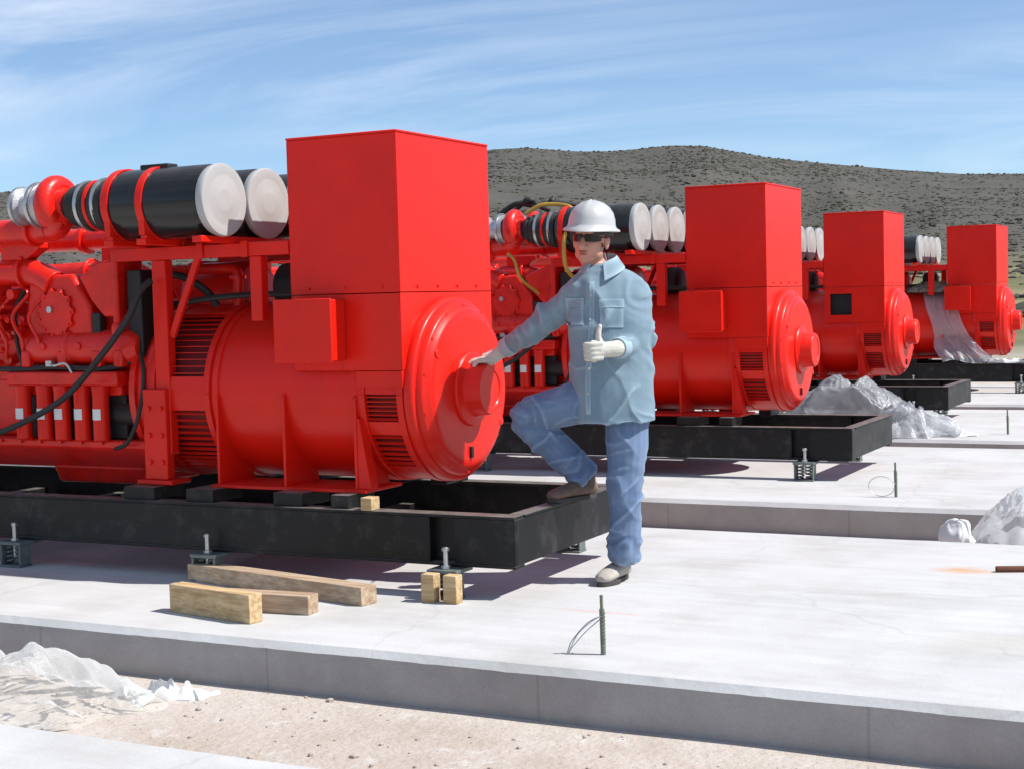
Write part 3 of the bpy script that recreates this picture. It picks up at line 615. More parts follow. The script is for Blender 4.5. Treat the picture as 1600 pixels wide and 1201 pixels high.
        b = B(); b.tube([(-6.15, s * .46, 1.05), (-6.18, s * .47, 1.2), (-6.2, s * .45, 1.36), (-6.16, s * .42, 1.47)], .011, 8, 5); part(b, 'shade_tube', 'rubber', root, 0)  # added black tube, paints a dark upright crevice on the engine side
        b = B(); b.box(-5.655, -5.60, *ys(.40, .452), 1.22, 1.34); part(b, 'shade_block', 'rubber', root, .006)  # added black block, shade painted in beside the gear cover
        # hoses
        b = B(); b.tube([(-5.20, s * .50, 1.50), (-5.233, s * .55, 1.446), (-5.304, s * .58, 1.298), (-5.488, s * .60, 1.098), (-5.743, s * .60, .893), (-6.073, s * .60, .751), (-6.362, s * .60, .675), (-6.8, s * .58, .62), (-7.3, s * .5, .60)], .017, 10, 6); part(b, 'black_hose', 'rubber', root, 0)
        b = B(); b.tube([(-5.52, s * .46, .62), (-5.40, s * .50, .66), (-5.32, s * .50, .80), (-5.30, s * .47, 1.0), (-5.34, s * .44, 1.12)], .011, 8, 6); part(b, 'fuel_line', 'rubber', root, 0)
        b = B(); b.tube([(-5.92, s * .50, 1.08), (-5.86, s * .53, 1.065), (-5.80, s * .51, 1.075), (-5.77, s * .49, 1.02)], .007, 8, 5); b.box(-5.93, -5.89, *ys(.49, .52), 1.06, 1.09); part(b, 'sensor_wire', 'steel', root, 0)
        # starter motor
        b = B(); b.cyl((-5.56, s * .36, .80), (-5.42, s * .36, .80), .062, n=20); b.cyl((-5.72, s * .36, .80), (-5.56, s * .36, .80), .055, n=20); part(b, 'starter_motor', 'rubber', root, .004)
        # cylinder heads with rocker covers
        for i in range(7):
            x = -6.42 - i * .27; ax = Vector((1, 0, 0)); az = Vector((0, s * .5, .866)); ay = az.cross(ax)
            c = Vector((x, s * .36, 1.36)); b = B(); b.obox(c, ax, ay, az, .115, .12, .09); hd = part(b, 'cylinder_head', 'redcast', root, .012)
            b = B(); b.obox(c + az * .125, ax, ay, az, .095, .09, .035); part(b, 'rocker_cover', 'red', hd, .018)
            b = B(); b.cyl(c + ay * .05 * s + az * .16, c + ay * .05 * s + az * .185, .012, n=6); part(b, 'cover_bolt', 'steel', hd, 0)
            b = B(); b.tube([(x, s * .45, 1.34), (x + .02, s * .50, 1.28), (x + .05, s * .46, 1.16)], .012, 8, 5); part(b, 'injector_pipe', 'redcast', hd, 0)
            b = B(); b.box(x - .10, x + .10, *ys(.32, .40), .98, 1.14); part(b, 'inspection_door', 'redcast', root, .012)
        # clutter close to the frame edge: brackets, unions, small pipes
        for i in range(16):
            x = -6.42 + .30 * random.random(); z = 1.08 + .40 * random.random()
            b = B(); r_ = random.uniform(.012, .03); b.cyl((x, s * .38, z), (x + random.uniform(-.03, .03), s * random.uniform(.44, .49), z + random.uniform(-.02, .02)), r_, n=random.choice([6, 10])); part(b, 'pipe_union', 'redcast', root, .002)
        for i in range(4):
            x = -6.4 + .12 * i; b = B(); b.tube([(x, s * .45, 1.1), (x + .04, s * .49, 1.2), (x - .03, s * .485, 1.33), (x + .06, s * .45, 1.45)], .010, 8, 5); part(b, 'small_pipe', 'redcast', root, 0)
    # --- things between banks, seen under the air cleaners
    b = B(); b.lathe([(0, .12), (.02, .19), (.05, .20), (.38, .20), (.40, .19), (.42, .12)], (-5.38, .12, 1.40), n=32); part(b, 'aftercooler', 'redcast', root, 0)
    b = B(); b.tube([(-5.45, -.1, 1.56), (-5.1, -.1, 1.56), (-4.98, -.1, 1.555), (-4.95, -.1, 1.52), (-4.95, -.1, 1.42), (-4.95, -.1, 1.33)], .028, 14, 5); b.lathe([(0, .045), (.02, .045)], (-4.95, -.1, 1.50), d=(0, 0, 1), n=20); part(b, 'coolant_pipe', 'redcast', root, .002)
    b = B(); b.tube([(-5.38, -.30, 1.50), (-5.2, -.30, 1.53), (-5.05, -.26, 1.45), (-5.0, -.22, 1.36)], .02, 10, 5); part(b, 'drain_hose', 'rubber', root, 0)
    b = B(); b.tube([(-5.38, -.3, 1.41), (-5.2, -.36, 1.375), (-5.0, -.30, 1.40), (-4.75, -.2, 1.415), (-4.45, -.15, 1.41)], .016, 8, 5); part(b, 'power_cable', 'rubber', root, 0)
    b = B(); b.lathe([(0, .10), (.02, .13), (.16, .13), (.18, .10)], (-4.76, .05, 1.45), n=24); part(b, 'lube_pump', 'rubber', root, .003)
    b = B(); b.box(-8.55, -8.25, -.5, .5, .40, 1.7); part(b, 'front_gear_case', 'redcast', root, .03)
    return root
g1 = build_genset()
OFF = [(0, 0), (.338, 4.672), (.098, 9.428), (.441, 14.186)]
LAB = ['red diesel generator set whose alternator hub the worker rests a gloved hand on',
       'red diesel generator set behind the worker, yellow hose lying over its turbochargers',
       'red diesel generator set with square cable hole instead of a side terminal box',
       'red diesel generator set with a plastic sheet draped over its alternator']
sets = []
for i, (dx_, dy_) in enumerate(OFF):
    g = g1 if i == 0 else copy_tree(g1)
    g.location = (AX + dx_, AY + dy_, 0); tag(g, LAB[i], 'generator', 'generator sets standing in a row on concrete pads'); sets.append(g)
for ch in list(sets[2].children):
    if ch.name.startswith('terminal_box'):
        for c2 in list(ch.children): bpy.data.objects.remove(c2)
        bpy.data.objects.remove(ch)

# ------------------------------------------------------------------ small things on the pads
def single(b, name, m, label, cat, group=None, bevel=.003, base=None, smooth=35):
    base = Vector(base); b.v = [tuple(Vector(p) - base) for p in b.v]
    o = b.build(name, m, bevel=bevel, smooth=smooth); o.location = base; return tag(o, label, cat, group)
def timber(name, pa, pb, wdt, hgt, m, label, tilt=0, z=0):
    pa = Vector(pa); pb = Vector(pb); d = (pb - pa).normalized(); n_ = Vector((-d.y, d.x, 0)); c = (pa + pb) / 2; c.z = z + hgt / 2
    b = MB(); Ln = (pb - pa).length / 2; nseg = 8; V = []; Fc = []
    for i in range(nseg + 1):
        t = -Ln + 2 * Ln * i / nseg; wob = .0015 * math.sin(i * 2.1)
        for (a, k) in ((-1, -1), (1, -1), (1, 1), (-1, 1)): V.append(c + d * t + n_ * (wdt / 2 * a + wob) + Vector((0, 0, hgt / 2 * k + tilt * t)))
    for i in range(nseg):
        for k in range(4): Fc.append((i * 4 + k, i * 4 + (k + 1) % 4, i * 4 + 4 + (k + 1) % 4, i * 4 + 4 + k))
    Fc += [(0, 1, 2, 3), (nseg * 4 + 3, nseg * 4 + 2, nseg * 4 + 1, nseg * 4)]
    b.add(V, Fc); return single(b, name, m, label, 'timber', bevel=.003, base=(c.x, c.y, z))
timber('timber_block', (-4.43, 5.32, 0), (-3.915, 5.22, 0), .075, .125, 'wood', 'short thick yellow pine block on edge, nearest the pad edge')
timber('timber_offcut', (-4.25, 5.43, 0), (-3.79, 5.47, 0), .09, .085, 'wood2', 'short pine offcut lying between the thick block and long board')
timber('timber_board', (-4.85, 5.98, 0), (-3.66, 5.72, 0), .10, .085, 'wood2', 'long reddish pine board lying on the pad beside the skid')
b = MB(); c = aty(578, 790, AY - .60); b.box(c.x - .03, c.x + .03, AY - .635, AY - .56, .379, .44); single(b, 'wood_cube', 'wood', 'small pale wood cube sitting on the black skid rail', 'wood block', bevel=.003, base=(c.x, AY - .6, .379))
for xx, lab in ((-3.432, 'upright pine shim at the last isolator, farther from the black skid corner'), (-3.318, 'upright pine shim at the last isolator, closer to the black skid corner')):
    b = MB(); yb = AY - .735 - .03; b.box(xx - .034, xx + .034, yb - .03, yb + .03, 0, .128); single(b, 'wood_shim', 'wood', lab, 'wood block', 'pine shims at the isolator', base=(xx, yb, 0))
# anchor rods with tie wire
for i, (x, y, lab) in enumerate(((-2.291, 5.208, 'green anchor rod with wire, on the pad the worker stands on'), (-2.25, 9.93, 'green anchor rod with wire loop on the pad of the second generator set'), (-2.249, 14.49, 'green anchor rod on the pad beside the white plastic pile'))):
    root = empty('anchor_rod', (x, y, 0)); tag(root, lab, 'anchor rod', 'anchor rods set in the concrete pads')
    b = MB(); b.cyl((0, 0, -.02), (-.003, 0, .175), .0100, n=12); b.cyl((-.003, 0, .175), (-.004, 0, .228), .0065, n=10); b.build('rod', 'green', root)
    b = MB()
    for k in range(10): b.lathe([(0, .0098), (.003, .0108), (.006, .0098)], (0, 0, .03 + k * .014), d=(0, 0, 1), n=10, caps=False)
    b.build('thread', 'green', root, kind='stuff')
    if i < 2:
        b = MB()
        if i == 0: pts = [(-.003, -.01, .15), (-.05, -.01, .12), (-.10, -.02, .07), (-.13, -.03, .006), (-.11, -.04, .03), (-.06, -.02, .09), (-.01, .014, .14), (-.06, .0, .12), (-.12, -.02, .05), (-.135, -.035, .004)]
        else: pts = [(-.003, -.01, .09)] + [(-.09 + .085 * math.cos(a), -.02, .07 + .065 * math.sin(a)) for a in [.3 + .5 * k for k in range(13)]]
        b.tube(pts, .0022, 6, 6); b.build('tie_wire', 'steel', root)
b = MB(); p = atz(1556, 893); b.tube([(p.x, p.y, .012), (p.x + .3, p.y + .12, .012), (p.x + .75, p.y + .33, .016)], .018, 8, 3); single(b, 'iron_bar', 'rust', 'rusty iron bar lying on the pad with a rust stain', 'bar', base=(p.x, p.y, 0))
# yellow hose and black parts lying on the second set
dx_, dy_ = OFF[1]
b = MB(); y2 = AY + dy_
b.tube([(-5.62 + dx_, y2 - .62, 2.025), (-5.5 + dx_, y2 - .60, 2.085), (-5.36 + dx_, y2 - .58, 2.085), (-5.24 + dx_, y2 - .60, 2.05), (-5.22 + dx_, y2 - .66, 1.95), (-5.23 + dx_, y2 - .76, 1.80), (-5.25 + dx_, y2 - .70, 1.60), (-5.27 + dx_, y2 - .49, 1.50)], .016, 10, 6)
single(b, 'yellow_hose', 'yellow', 'yellow hose bent over the intake hose behind the worker', 'hose', base=(-5.4 + dx_, y2 - .6, 1.5))
b = MB(); b.tube([(-5.75 + dx_, y2 - .70, 1.72), (-5.68 + dx_, y2 - .72, 1.66), (-5.64 + dx_, y2 - .70, 1.52), (-5.60 + dx_, y2 - .46, 1.40)], .012, 10, 6)
single(b, 'yellow_hose', 'yellow', 'thin yellow hose hanging below the turbocharger behind the worker', 'hose', base=(-5.64 + dx_, y2 - .7, 1.4))
b = MB()
b.tube([(-5.95 + dx_, y2 - .45, 2.03), (-5.8 + dx_, y2 - .42, 2.12), (-5.65 + dx_, y2 - .38, 2.10), (-5.5 + dx_, y2 - .3, 2.12), (-5.35 + dx_, y2 - .2, 2.09)], .022, 10, 6)
b.tube([(-5.9 + dx_, y2 - .3, 2.06), (-5.75 + dx_, y2 - .3, 2.15), (-5.6 + dx_, y2 - .42, 2.09), (-5.5 + dx_, y2 - .45, 2.05)], .018, 10, 6)
b.ball((-5.70 + dx_, y2 - .40, 2.14), .04, 12, 8, (1.3, 1, .8)); b.ball((-5.53 + dx_, y2 - .33, 2.13), .03, 10, 6)
single(b, 'wiring_harness', 'rubber', 'black wiring bundle heaped on the turbochargers behind the worker', 'cable', base=(-5.7 + dx_, y2 - .4, 2.0))

# ------------------------------------------------------------------ plastic film, cloth and litter
def ridged(p, oct=4):
    s_ = 0; a = 1; q = Vector(p)
    for i in range(oct):
        s_ += a * (1 - abs(noise.noise(q)) * 2.2); a *= .52; q = q * 2.03 + Vector((3.1, 1.7, .4))
    return s_ / 1.9
def billow(p, oct=3):
    s_ = 0; a = 1; q = Vector(p)
    for i in range(oct): s_ += a * abs(noise.noise(q)); a *= .5; q = q * 2.1 + Vector((5.1, 1.3, 2.2))
    return s_
CW = []
_r = random.Random(11)
for i in range(22):
    f_ = .55 * 1.16 ** i; v_ = Vector((_r.gauss(0, 1), _r.gauss(0, 1), _r.gauss(0, .6))).normalized(); CW.append((v_ * f_, _r.random(), .9 / f_ ** .85))
def crumple(p):                      # straight creases meeting at odd angles, like handled film
    q = p + Vector((noise.noise(p * .5), noise.noise(p * .5 + Vector((7, 0, 0))), 0)) * .5; s_ = 0
    for v_, ph, am in CW:
        x = q.dot(v_) + ph; s_ += am * abs(x - math.floor(x) - .5) * (.3 + abs(noise.noise(p * .7 + v_ * 3)) * 1.6)
    return s_ * .16
def heap(name, cx, cy, z0, rx, ry, h, m, label, cat, seed, rot=0, fold=.05, crease=.012, fr=4, n=120, power=2.4, group=None, lobes=(), soft=False):
    """crumpled sheet: an uneven outline, folds and fine creases over a low hollow mound"""
    V = []; Fc = []; ca, sa = math.cos(rot), math.sin(rot); rings = n // 2
    for i in range(rings + 1):
        t = i / rings
        for k in range(n):
            a = 2 * math.pi * k / n; e = 1 + .26 * noise.noise(Vector((math.cos(a) * 1.6, math.sin(a) * 1.6, seed))) + .10 * noise.noise(Vector((math.cos(a) * 5, math.sin(a) * 5, seed + 3)))
            x, y = rx * e * t * math.cos(a), ry * e * t * math.sin(a)
            f = max(0, 1 - t ** power) ** .7
            for (lx, ly, lr, lh) in lobes: f += lh * math.exp(-(((x / rx - lx) ** 2 + (y / ry - ly) ** 2) / lr ** 2)) * (1 - t ** 4)
            p = Vector((x * fr, y * fr, h * f * fr * .8 + seed))
            if soft:
                wq = noise.noise(p * .45) * 2.2; fo = ((1 - abs(math.sin(p.x * .9 + p.y * .5 + wq))) ** .8 - .4) * -.55 + ((1 - abs(math.sin(p.y * .8 - p.x * .45 + p.z * .5 + wq * 1.2))) ** .8 - .4) * -.45 + .3 * noise.noise(p * .8)
            else: fo = (crumple(p) - .35) * 1.7
            z = h * f + (fold * fo + crease * (ridged(p * 1.9, 2) - .5)) * min(1, (1 - t) * 5 + .3) + .006
            jx = noise.noise(p * .8 + Vector((9, 0, 0))) * fold * .7; jy = noise.noise(p * .8 + Vector((0, 9, 0))) * fold * .7
            V.append(((x + jx) * ca - (y + jy) * sa, (x + jx) * sa + (y + jy) * ca, max(.002 + .002 * abs(noise.noise(p * 3)), z)))
    for i in range(rings):
        for k in range(n): Fc.append((i * n + k, i * n + (k + 1) % n, (i + 1) * n + (k + 1) % n, (i + 1) * n + k))
    b = MB(); b.add(V, Fc); o = b.build(name, m, smooth=75 if soft or m == 'greyfilm' else 40); o.location = (cx, cy, z0); return tag(o, label, cat, group)
heap('plastic_sheet', -4.62, 4.36, -.205, .72, .40, .14, 'film', 'clear crumpled plastic sheet lying in the trench beside the front pad', 'plastic sheet', 2.3, rot=.1, fold=.26, crease=.003, fr=2.9, n=240, lobes=((.45, .3, .4, .5), (-.5, .1, .4, .3)))
heap('plastic_scrap', -3.98, 4.68, -.205, .22, .10, .045, 'paper', 'small white crumpled scrap beside the clear plastic sheet', 'litter', 6.1, rot=.35, fold=.15, crease=.006, fr=10, n=120)
heap('plastic_bag', -1.22, 8.76, -.2, .40, .28, .40, 'film', 'clear plastic bag bulging up between two pads', 'plastic bag', 4.4, fold=.17, crease=.003, fr=4.2, n=180, power=2.8)
heap('plastic_scrap', -1.62, 8.62, -.2, .085, .075, .26, 'paper', 'small white scrap poking up beside the clear plastic bag', 'litter', 8.8, fold=.10, crease=.004, fr=12, n=80, power=4)
heap('grey_tarpaulin', -3.72, 14.38, 0, .64, .42, .44, 'greyfilm', 'grey folded tarpaulin heap beside the open third skid', 'tarpaulin', 1.7, rot=.1, fold=.30, crease=.004, fr=3.4, n=200, power=3, lobes=((-.3, 0, .3, .15), (.35, 0, .35, .2)))
heap('plastic_sheet', -3.13, 14.25, 0, .42, .34, .25, 'film2', 'milky white plastic spilling off the grey tarpaulin heap', 'plastic sheet', 5.2, rot=-.3, fold=.20, crease=.004, fr=6, n=180, lobes=((-.5, .1, .4, .6),))
heap('foam_scraps', -2.80, 14.30, 0, .28, .17, .05, 'paper', 'low white crumpled scraps at the foot of the milky plastic', 'litter', 9.2, fold=.11, crease=.004, fr=9, n=120)
# sheet draped over the fourth alternator
def drape():
    V = []; Fc = []; nu, nv = 46, 60; gx, gy = OFF[3]; X = lambda x: x + gx; cy = AY + gy
    for j in range(nv + 1):
        t = j / nv
        for i in range(nu + 1):
            u = i / nu
            wl = -4.72 + .20 * t + .14 * t * t + .07 * noise.noise(Vector((t * 3, 0, 4))); wr = -4.36 + .66 * t ** 1.4 + .08 * noise.noise(Vector((t * 3.5, 5, 4)))
            x = wl + (wr - wl) * u
            ang = R_(100 - 122 * min(1, t / .55))
            if t < .55: y = -.485 * math.cos(ang); z = ZC + .485 * math.sin(ang)
            else:
                s_ = (t - .55) / .45; y0 = -.485 * math.cos(R_(-22)); z0 = ZC + .485 * math.sin(R_(-22)); y = y0 - .15 * s_ - .05 * s_ * s_; z = z0 + (.40 - z0) * s_
            pl = ((1 - abs(math.sin(u * 7 + 4 * t + 2.5 * noise.noise(Vector((u * 3, t * 3, 8)))))) * .9 + noise.noise(Vector((u * 7, t * 3.5, 3))) * 1.3) * .05 * (.3 + t) + (crumple(Vector((u * 5, t * 9, 2))) - .35) * .06
            y -= abs(pl) + .012; z += noise.noise(Vector((u * 9, t * 5, 1))) * .012 + (.05 * math.sin(u * 8) if t > .93 else 0) * (t - .93) * 8
            V.append((X(x), cy + y, max(z, .385)))
    for j in range(nv):
        for i in range(nu): a = j * (nu + 1) + i; Fc.append((a, a + 1, a + nu + 2, a + nu + 1))
    b = MB(); b.add(V, Fc); single(b, 'plastic_sheet', 'film2', 'grey plastic sheet draped down over the fourth alternator', 'plastic sheet', bevel=0, base=(X(-4.4), cy - .5, .385), smooth=60)
drape()
o = heap('olive_netting', -4.62 + OFF[3][0], AY + OFF[3][1] - .18, ZC + .395, .40, .26, .13, 'olive', 'olive and grey netting bundled on top of the fourth alternator', 'netting', 3.3, fold=.14, crease=.03, fr=9, n=120)
heap('plastic_scrap', -3.58 + OFF[3][0], AY + OFF[3][1] - .56, .379, .26, .06, .05, 'paper', 'white crumpled plastic lying on the fourth skid rail', 'litter', 7.7, fold=.09, crease=.01, fr=10, n=90)

# ------------------------------------------------------------------ the worker
D0 = 7.19
def J(u, v, dd=0): return atd(u, v, D0 + dd)
RH = Vector((CR.x, CR.y, 0)).normalized(); TO = Vector((CR.y, -CR.x, 0)).normalized()    # image right, towards the camera
UP = Vector((0, 0, 1))
def ring_loft(b, rows, n=20):
    """rows: (centre, axis a, axis b): closed elliptical rings"""
    V = []; Fc = []
    for c, a, e in rows:
        for k in range(n):
            t = 2 * math.pi * k / n; V.append(c + a * math.cos(t) + e * math.sin(t))
    for i in range(len(rows) - 1):
        for k in range(n): Fc.append((i * n + k, i * n + (k + 1) % n, (i + 1) * n + (k + 1) % n, (i + 1) * n + k))
    Fc.append(tuple(range(n - 1, -1, -1))); Fc.append(tuple((len(rows) - 1) * n + k for k in range(n))); b.add(V, Fc)
def limb(b, pts, rads, n=16, sub=6):
    P = spline(pts, sub); m = len(P)
    def rr(t):
        x = t * (len(rads) - 1); i = min(int(x), len(rads) - 2); f = x - i; f = f * f * (3 - 2 * f); return rads[i] * (1 - f) + rads[i + 1] * f
    b.tube(P, rr, n, 1)
def fuse(b, voxel=.008, smooth=6, disp=None):
    me = b.mesh('tmp', 0); o = bpy.data.objects.new('tmp', me); C.objects.link(o)
    md = o.modifiers.new('r', 'REMESH'); md.mode = 'VOXEL'; md.voxel_size = voxel
    if smooth: s_ = o.modifiers.new('s', 'SMOOTH'); s_.factor = .5; s_.iterations = smooth
    dg = bpy.context.evaluated_depsgraph_get(); ev = o.evaluated_get(dg); m2 = bpy.data.meshes.new_from_object(ev)
    bpy.data.objects.remove(o); bpy.data.meshes.remove(me)
    if disp:
        nv = len(m2.vertices); co = np.empty(nv * 3, np.float32); no = np.empty(nv * 3, np.float32); m2.vertices.foreach_get('co', co); m2.vertices.foreach_get('normal', no)
        co = co.reshape(-1, 3); no = no.reshape(-1, 3)
        d = np.array([disp(Vector(c)) for c in co]); co += no * d[:, None]; m2.vertices.foreach_set('co', co.ravel()); m2.update()
    return m2
FOOT = atz(968, 905); BASE = Vector((FOOT.x, FOOT.y, 0))
def bodymesh(name, me, m, parent, smooth=180):
    for v in me.vertices: v.co -= BASE
    me.name = name; me.shade_smooth(); me.materials.clear(); me.materials.append(M[m]); o = bpy.data.objects.new(name, me); C.objects.link(o)
    if parent is not None: o.parent = parent
    else: o.location = BASE
    return o
def bpart(b, name, m, parent, bevel=0, smooth=40):
    b.v = [tuple(Vector(p) - BASE) for p in b.v]; return b.build(name, m, parent, bevel=bevel, smooth=smooth)
# joints from the photograph
shR = J(908, 458, .03); elR = J(838, 512, .16); wrR = J(786, 547, .31)
shL = J(990, 460, .02); elL = J(1003, 536, .05); wrL = J(962, 545, -.17)
chest = J(952, 470, .02); belly = J(956, 560, .02); hip = J(957, 622, .03); neck = J(940, 425, .03)
hipL = J(980, 632, .03); knL = J(977, 752, .0); anL = J(977, 862, .03)
hipR = J(928, 628, .05); knR = J(822, 652, .13)
toeR = Vector((-3.115, 6.48, .378)); heelR = Vector((-3.00, 6.75, .378)); anR = heelR.lerp(toeR, .22) + UP * .12
# --- head (one continuous skin mesh with neck, trunk core and limbs inside the clothes)
fwd = (TO * math.cos(R_(24)) - RH * math.sin(R_(24))).normalized(); lft = UP.cross(fwd).normalized()   # lft = his left
if lft.dot(RH) < 0: lft = -lft
HC = J(923, 374, .02)
hr = Matrix((lft, fwd, UP)).transposed()          # local x = his left, y = forward, z = up
tl = Matrix.Rotation(R_(-4), 3, fwd)
hr = tl @ hr
H = lambda x, y, z: HC + hr @ Vector((x, y, z))
b = MB()
b.ball(H(0, -.012, .025), 1, 20, 14, (.076, .097, .098), hr)                      # cranium
b.ball(H(0, .035, -.035), 1, 18, 12, (.062, .060, .075), hr)                      # face
b.ball(H(0, .052, -.088), 1, 14, 10, (.040, .036, .030), hr)                      # chin
for s in (-1, 1):
    b.ball(H(s * .045, .012, -.070), 1, 12, 8, (.022, .045, .030), hr)             # jaw corners
    b.ball(H(s * .042, .060, -.022), 1, 10, 8, (.024, .022, .020), hr)             # cheekbones
    b.ball(H(s * .080, -.008, -.018), 1, 12, 8, (.010, .020, .033), hr)            # ears
    b.ball(H(s * .086, -.014, -.008), 1, 10, 8, (.006, .018, .022), hr)
    b.ball(H(s * .014, .098, -.040), 1, 8, 6, (.010, .012, .008), hr)              # nostrils
b.ball(H(0, .082, .030), 1, 12, 8, (.052, .018, .014), hr)                        # brow
b.tube([H(0, .086, .012), H(0, .101, -.012), H(0, .119, -.034), H(0, .104, -.046)], lambda t: .011 + .006 * t, 10, 4)   # nose
b.ball(H(0, .090, -.061), 1, 12, 8, (.026, .010, .006), hr); b.ball(H(0, .088, -.073), 1, 12, 8, (.022, .010, .0065), hr)      # lips
limb(b, [H(0, -.02, -.04), H(0, -.025, -.10), neck - UP * .03, chest], [.055, .055, .062, .10])                    # neck into trunk
ring_loft(b, [(chest + UP * .02, RH * .15, TO * .08), (belly, RH * .15, TO * .09), (hip, RH * .15, TO * .095), (hip - UP * .06, RH * .12, TO * .08)])
for P_, rd in (([chest + UP * .06, shR, elR, wrR], [.06, .05, .036, .028]), ([chest + UP * .06, shL, elL, wrL], [.06, .05, .036, .028]), ([hip, hipL, knL, anL - UP * .05], [.08, .075, .05, .036]), ([hip, hipR, knR, anR], [.08, .075, .05, .036])):
    limb(b, P_, rd)
person = bodymesh('person', fuse(b, .0055, 4), 'skin', None)
tag(person, 'worker in white hard hat, denim shirt and jeans giving a thumbs up', 'person')
b = MB(); b.ball(H(0, .0965, -.0605), 1, 14, 8, (.024, .0075, .0045), hr); b.ball(H(0, .0945, -.0725), 1, 14, 8, (.020, .0075, .005), hr); bpart(b, 'lips', 'lips', person, smooth=80)
# hair at the back and sides
b = MB(); b.ball(H(0, -.022, .022), 1, 20, 14, (.081, .098, .092), hr)
b.v = [v for v in b.v]; hm = b.mesh('hair', 60)
bmh = bmesh.new(); bmh.from_mesh(hm)
dele = [v for v in bmh.verts if (hr.transposed() @ (v.co - HC)).y > .030 or (hr.transposed() @ (v.co - HC)).z < -.045]
bmesh.ops.delete(bmh, geom=dele, context='VERTS'); bmh.to_mesh(hm); bmh.free()
bodymesh('hair', hm, 'hair', person)
# hard hat
b = MB(); V = []; Fc = []; n = 44
pf = [(.140, .000), (.138, .008), (.122, .016), (.116, .028), (.113, .055), (.103, .085), (.083, .112), (.055, .131), (.025, .140), (.0, .142)]
for (r_, z) in pf:
    for k in range(n):
        a = 2 * math.pi * k / n; cx, sy = math.cos(a), math.sin(a); fr_ = 1.14
        pk = .022 * max(0, sy) ** 6 if z < .01 else 0
        rib = .006 * math.exp(-(cx / .16) ** 2) * (1 if .03 < z < .141 else 0)
        x = (r_ + rib * .3) * cx * .95; y = (r_ * fr_ + pk) * sy; zz_ = z * 1.02 + rib - (.010 * max(0, sy) ** 2 if z < .012 else 0)
        V.append(H(x, y - .008, zz_ + .040))
for i in range(len(pf) - 1):
    for k in range(n): Fc.append((i * n + k, i * n + (k + 1) % n, (i + 1) * n + (k + 1) % n, (i + 1) * n + k))
# inner rim so that the brim has thickness
V2 = [];
for k in range(n):
    a = 2 * math.pi * k / n; V2.append(H(.118 * math.cos(a) * .95, .118 * 1.14 * math.sin(a) - .008, .036))
m0 = len(V); V += V2
for k in range(n): Fc.append((k, m0 + k, m0 + (k + 1) % n, (k + 1) % n))
b.add(V, Fc); hat = bpart(b, 'hard_hat', 'hat', person, smooth=50)
b = MB(); b.lathe([(0, .100), (.0, .104), (.03, .104), (.03, .100)], H(0, -.008, .018), d=hr @ Vector((0, 0, 1)), n=32, caps=False); bpart(b, 'head_band', 'sole', hat)
# sunglasses
b = MB()
for s in (-1, 1):
    V = []; Fc = []
    for i in range(9):
        a = R_(6 + 62 * i / 8); hgt = .017 * (1 - .35 * (i / 8) ** 2)
        for (rr_, zz_) in ((.0, hgt), (.0, -hgt), (-.003, -hgt), (-.003, hgt)):
            V.append(H(s * (.078 + rr_) * math.sin(a), .012 + (.092 + rr_) * math.cos(a), .002 + zz_))
    for i in range(8):
        for k in range(4): Fc.append((i * 4 + k, i * 4 + (k + 1) % 4, i * 4 + 4 + (k + 1) % 4, i * 4 + 4 + k))
    Fc += [(3, 2, 1, 0), (32, 33, 34, 35)]
    b.add(V, Fc)
    b.tube([H(s * .073, .045, .008), H(s * .080, .01, .008), H(s * .083, -.015, .004)], .003, 6, 3)
b.tube([H(-.02, .104, .008), H(0, .108, .010), H(.02, .104, .008)], .004, 6, 3)
bpart(b, 'sunglasses', 'lens', person)
# undershirt showing at the open collar
b = MB(); ring_loft(b, [(neck - UP * .09 + TO * .05, RH * .06, TO * .05), (neck - UP * .03 + TO * .02, RH * .062, TO * .055), (neck + UP * .012, RH * .058, TO * .052)], 18); bpart(b, 'undershirt', 'tee', person, smooth=80)
# --- shirt
b = MB()
def row(u, v, dd, a, e, tw=0):
    c = J(u, v, dd); r_ = (RH * math.cos(tw) + TO * math.sin(tw)); t_ = (TO * math.cos(tw) - RH * math.sin(tw)); return (c, r_ * a, t_ * e)
ring_loft(b, [row(942, 412, .03, .062, .06), row(946, 422, .03, .115, .075), row(950, 436, .03, .170, .095), row(953, 460, .03, .196, .118), row(954, 500, .02, .205, .132), row(955, 550, .02, .200, .138), row(958, 600, .02, .198, .145), row(961, 635, .02, .192, .148), row(963, 658, .02, .190, .150)], 32)
limb(b, [shR.lerp(J(948, 462, .03), .5), shR, shR.lerp(elR, .5), elR, elR.lerp(wrR, .5), wrR.lerp(elR, .06)], [.07, .080, .072, .062, .056, .048], sub=3)
limb(b, [shL.lerp(J(950, 462, .03), .5), shL, shL.lerp(elL, .5), elL, elL.lerp(wrL, .5), wrL.lerp(elL, .10)], [.07, .082, .074, .066, .058, .050], sub=3)
def arm_fold(p):
    d = 0
    for (e, s_) in ((elR, 1), (elL, 1), (shR, .7), (shL, .7)):
        q = (p - e).length
        if q < .16: d += s_ * .009 * (1 - q / .16) * math.sin(q * 130 + 5 * noise.noise(p * 9))
    return d
def pleat(x):                       # rounded ridge, sharper valley
    return (1 - abs(math.sin(x))) ** 2.2 - .25
def mask(p, k, sd=0, lo=-.15): return max(0, min(1, (noise.noise(p * k + Vector((sd, sd, 0))) - lo) * 2.2))
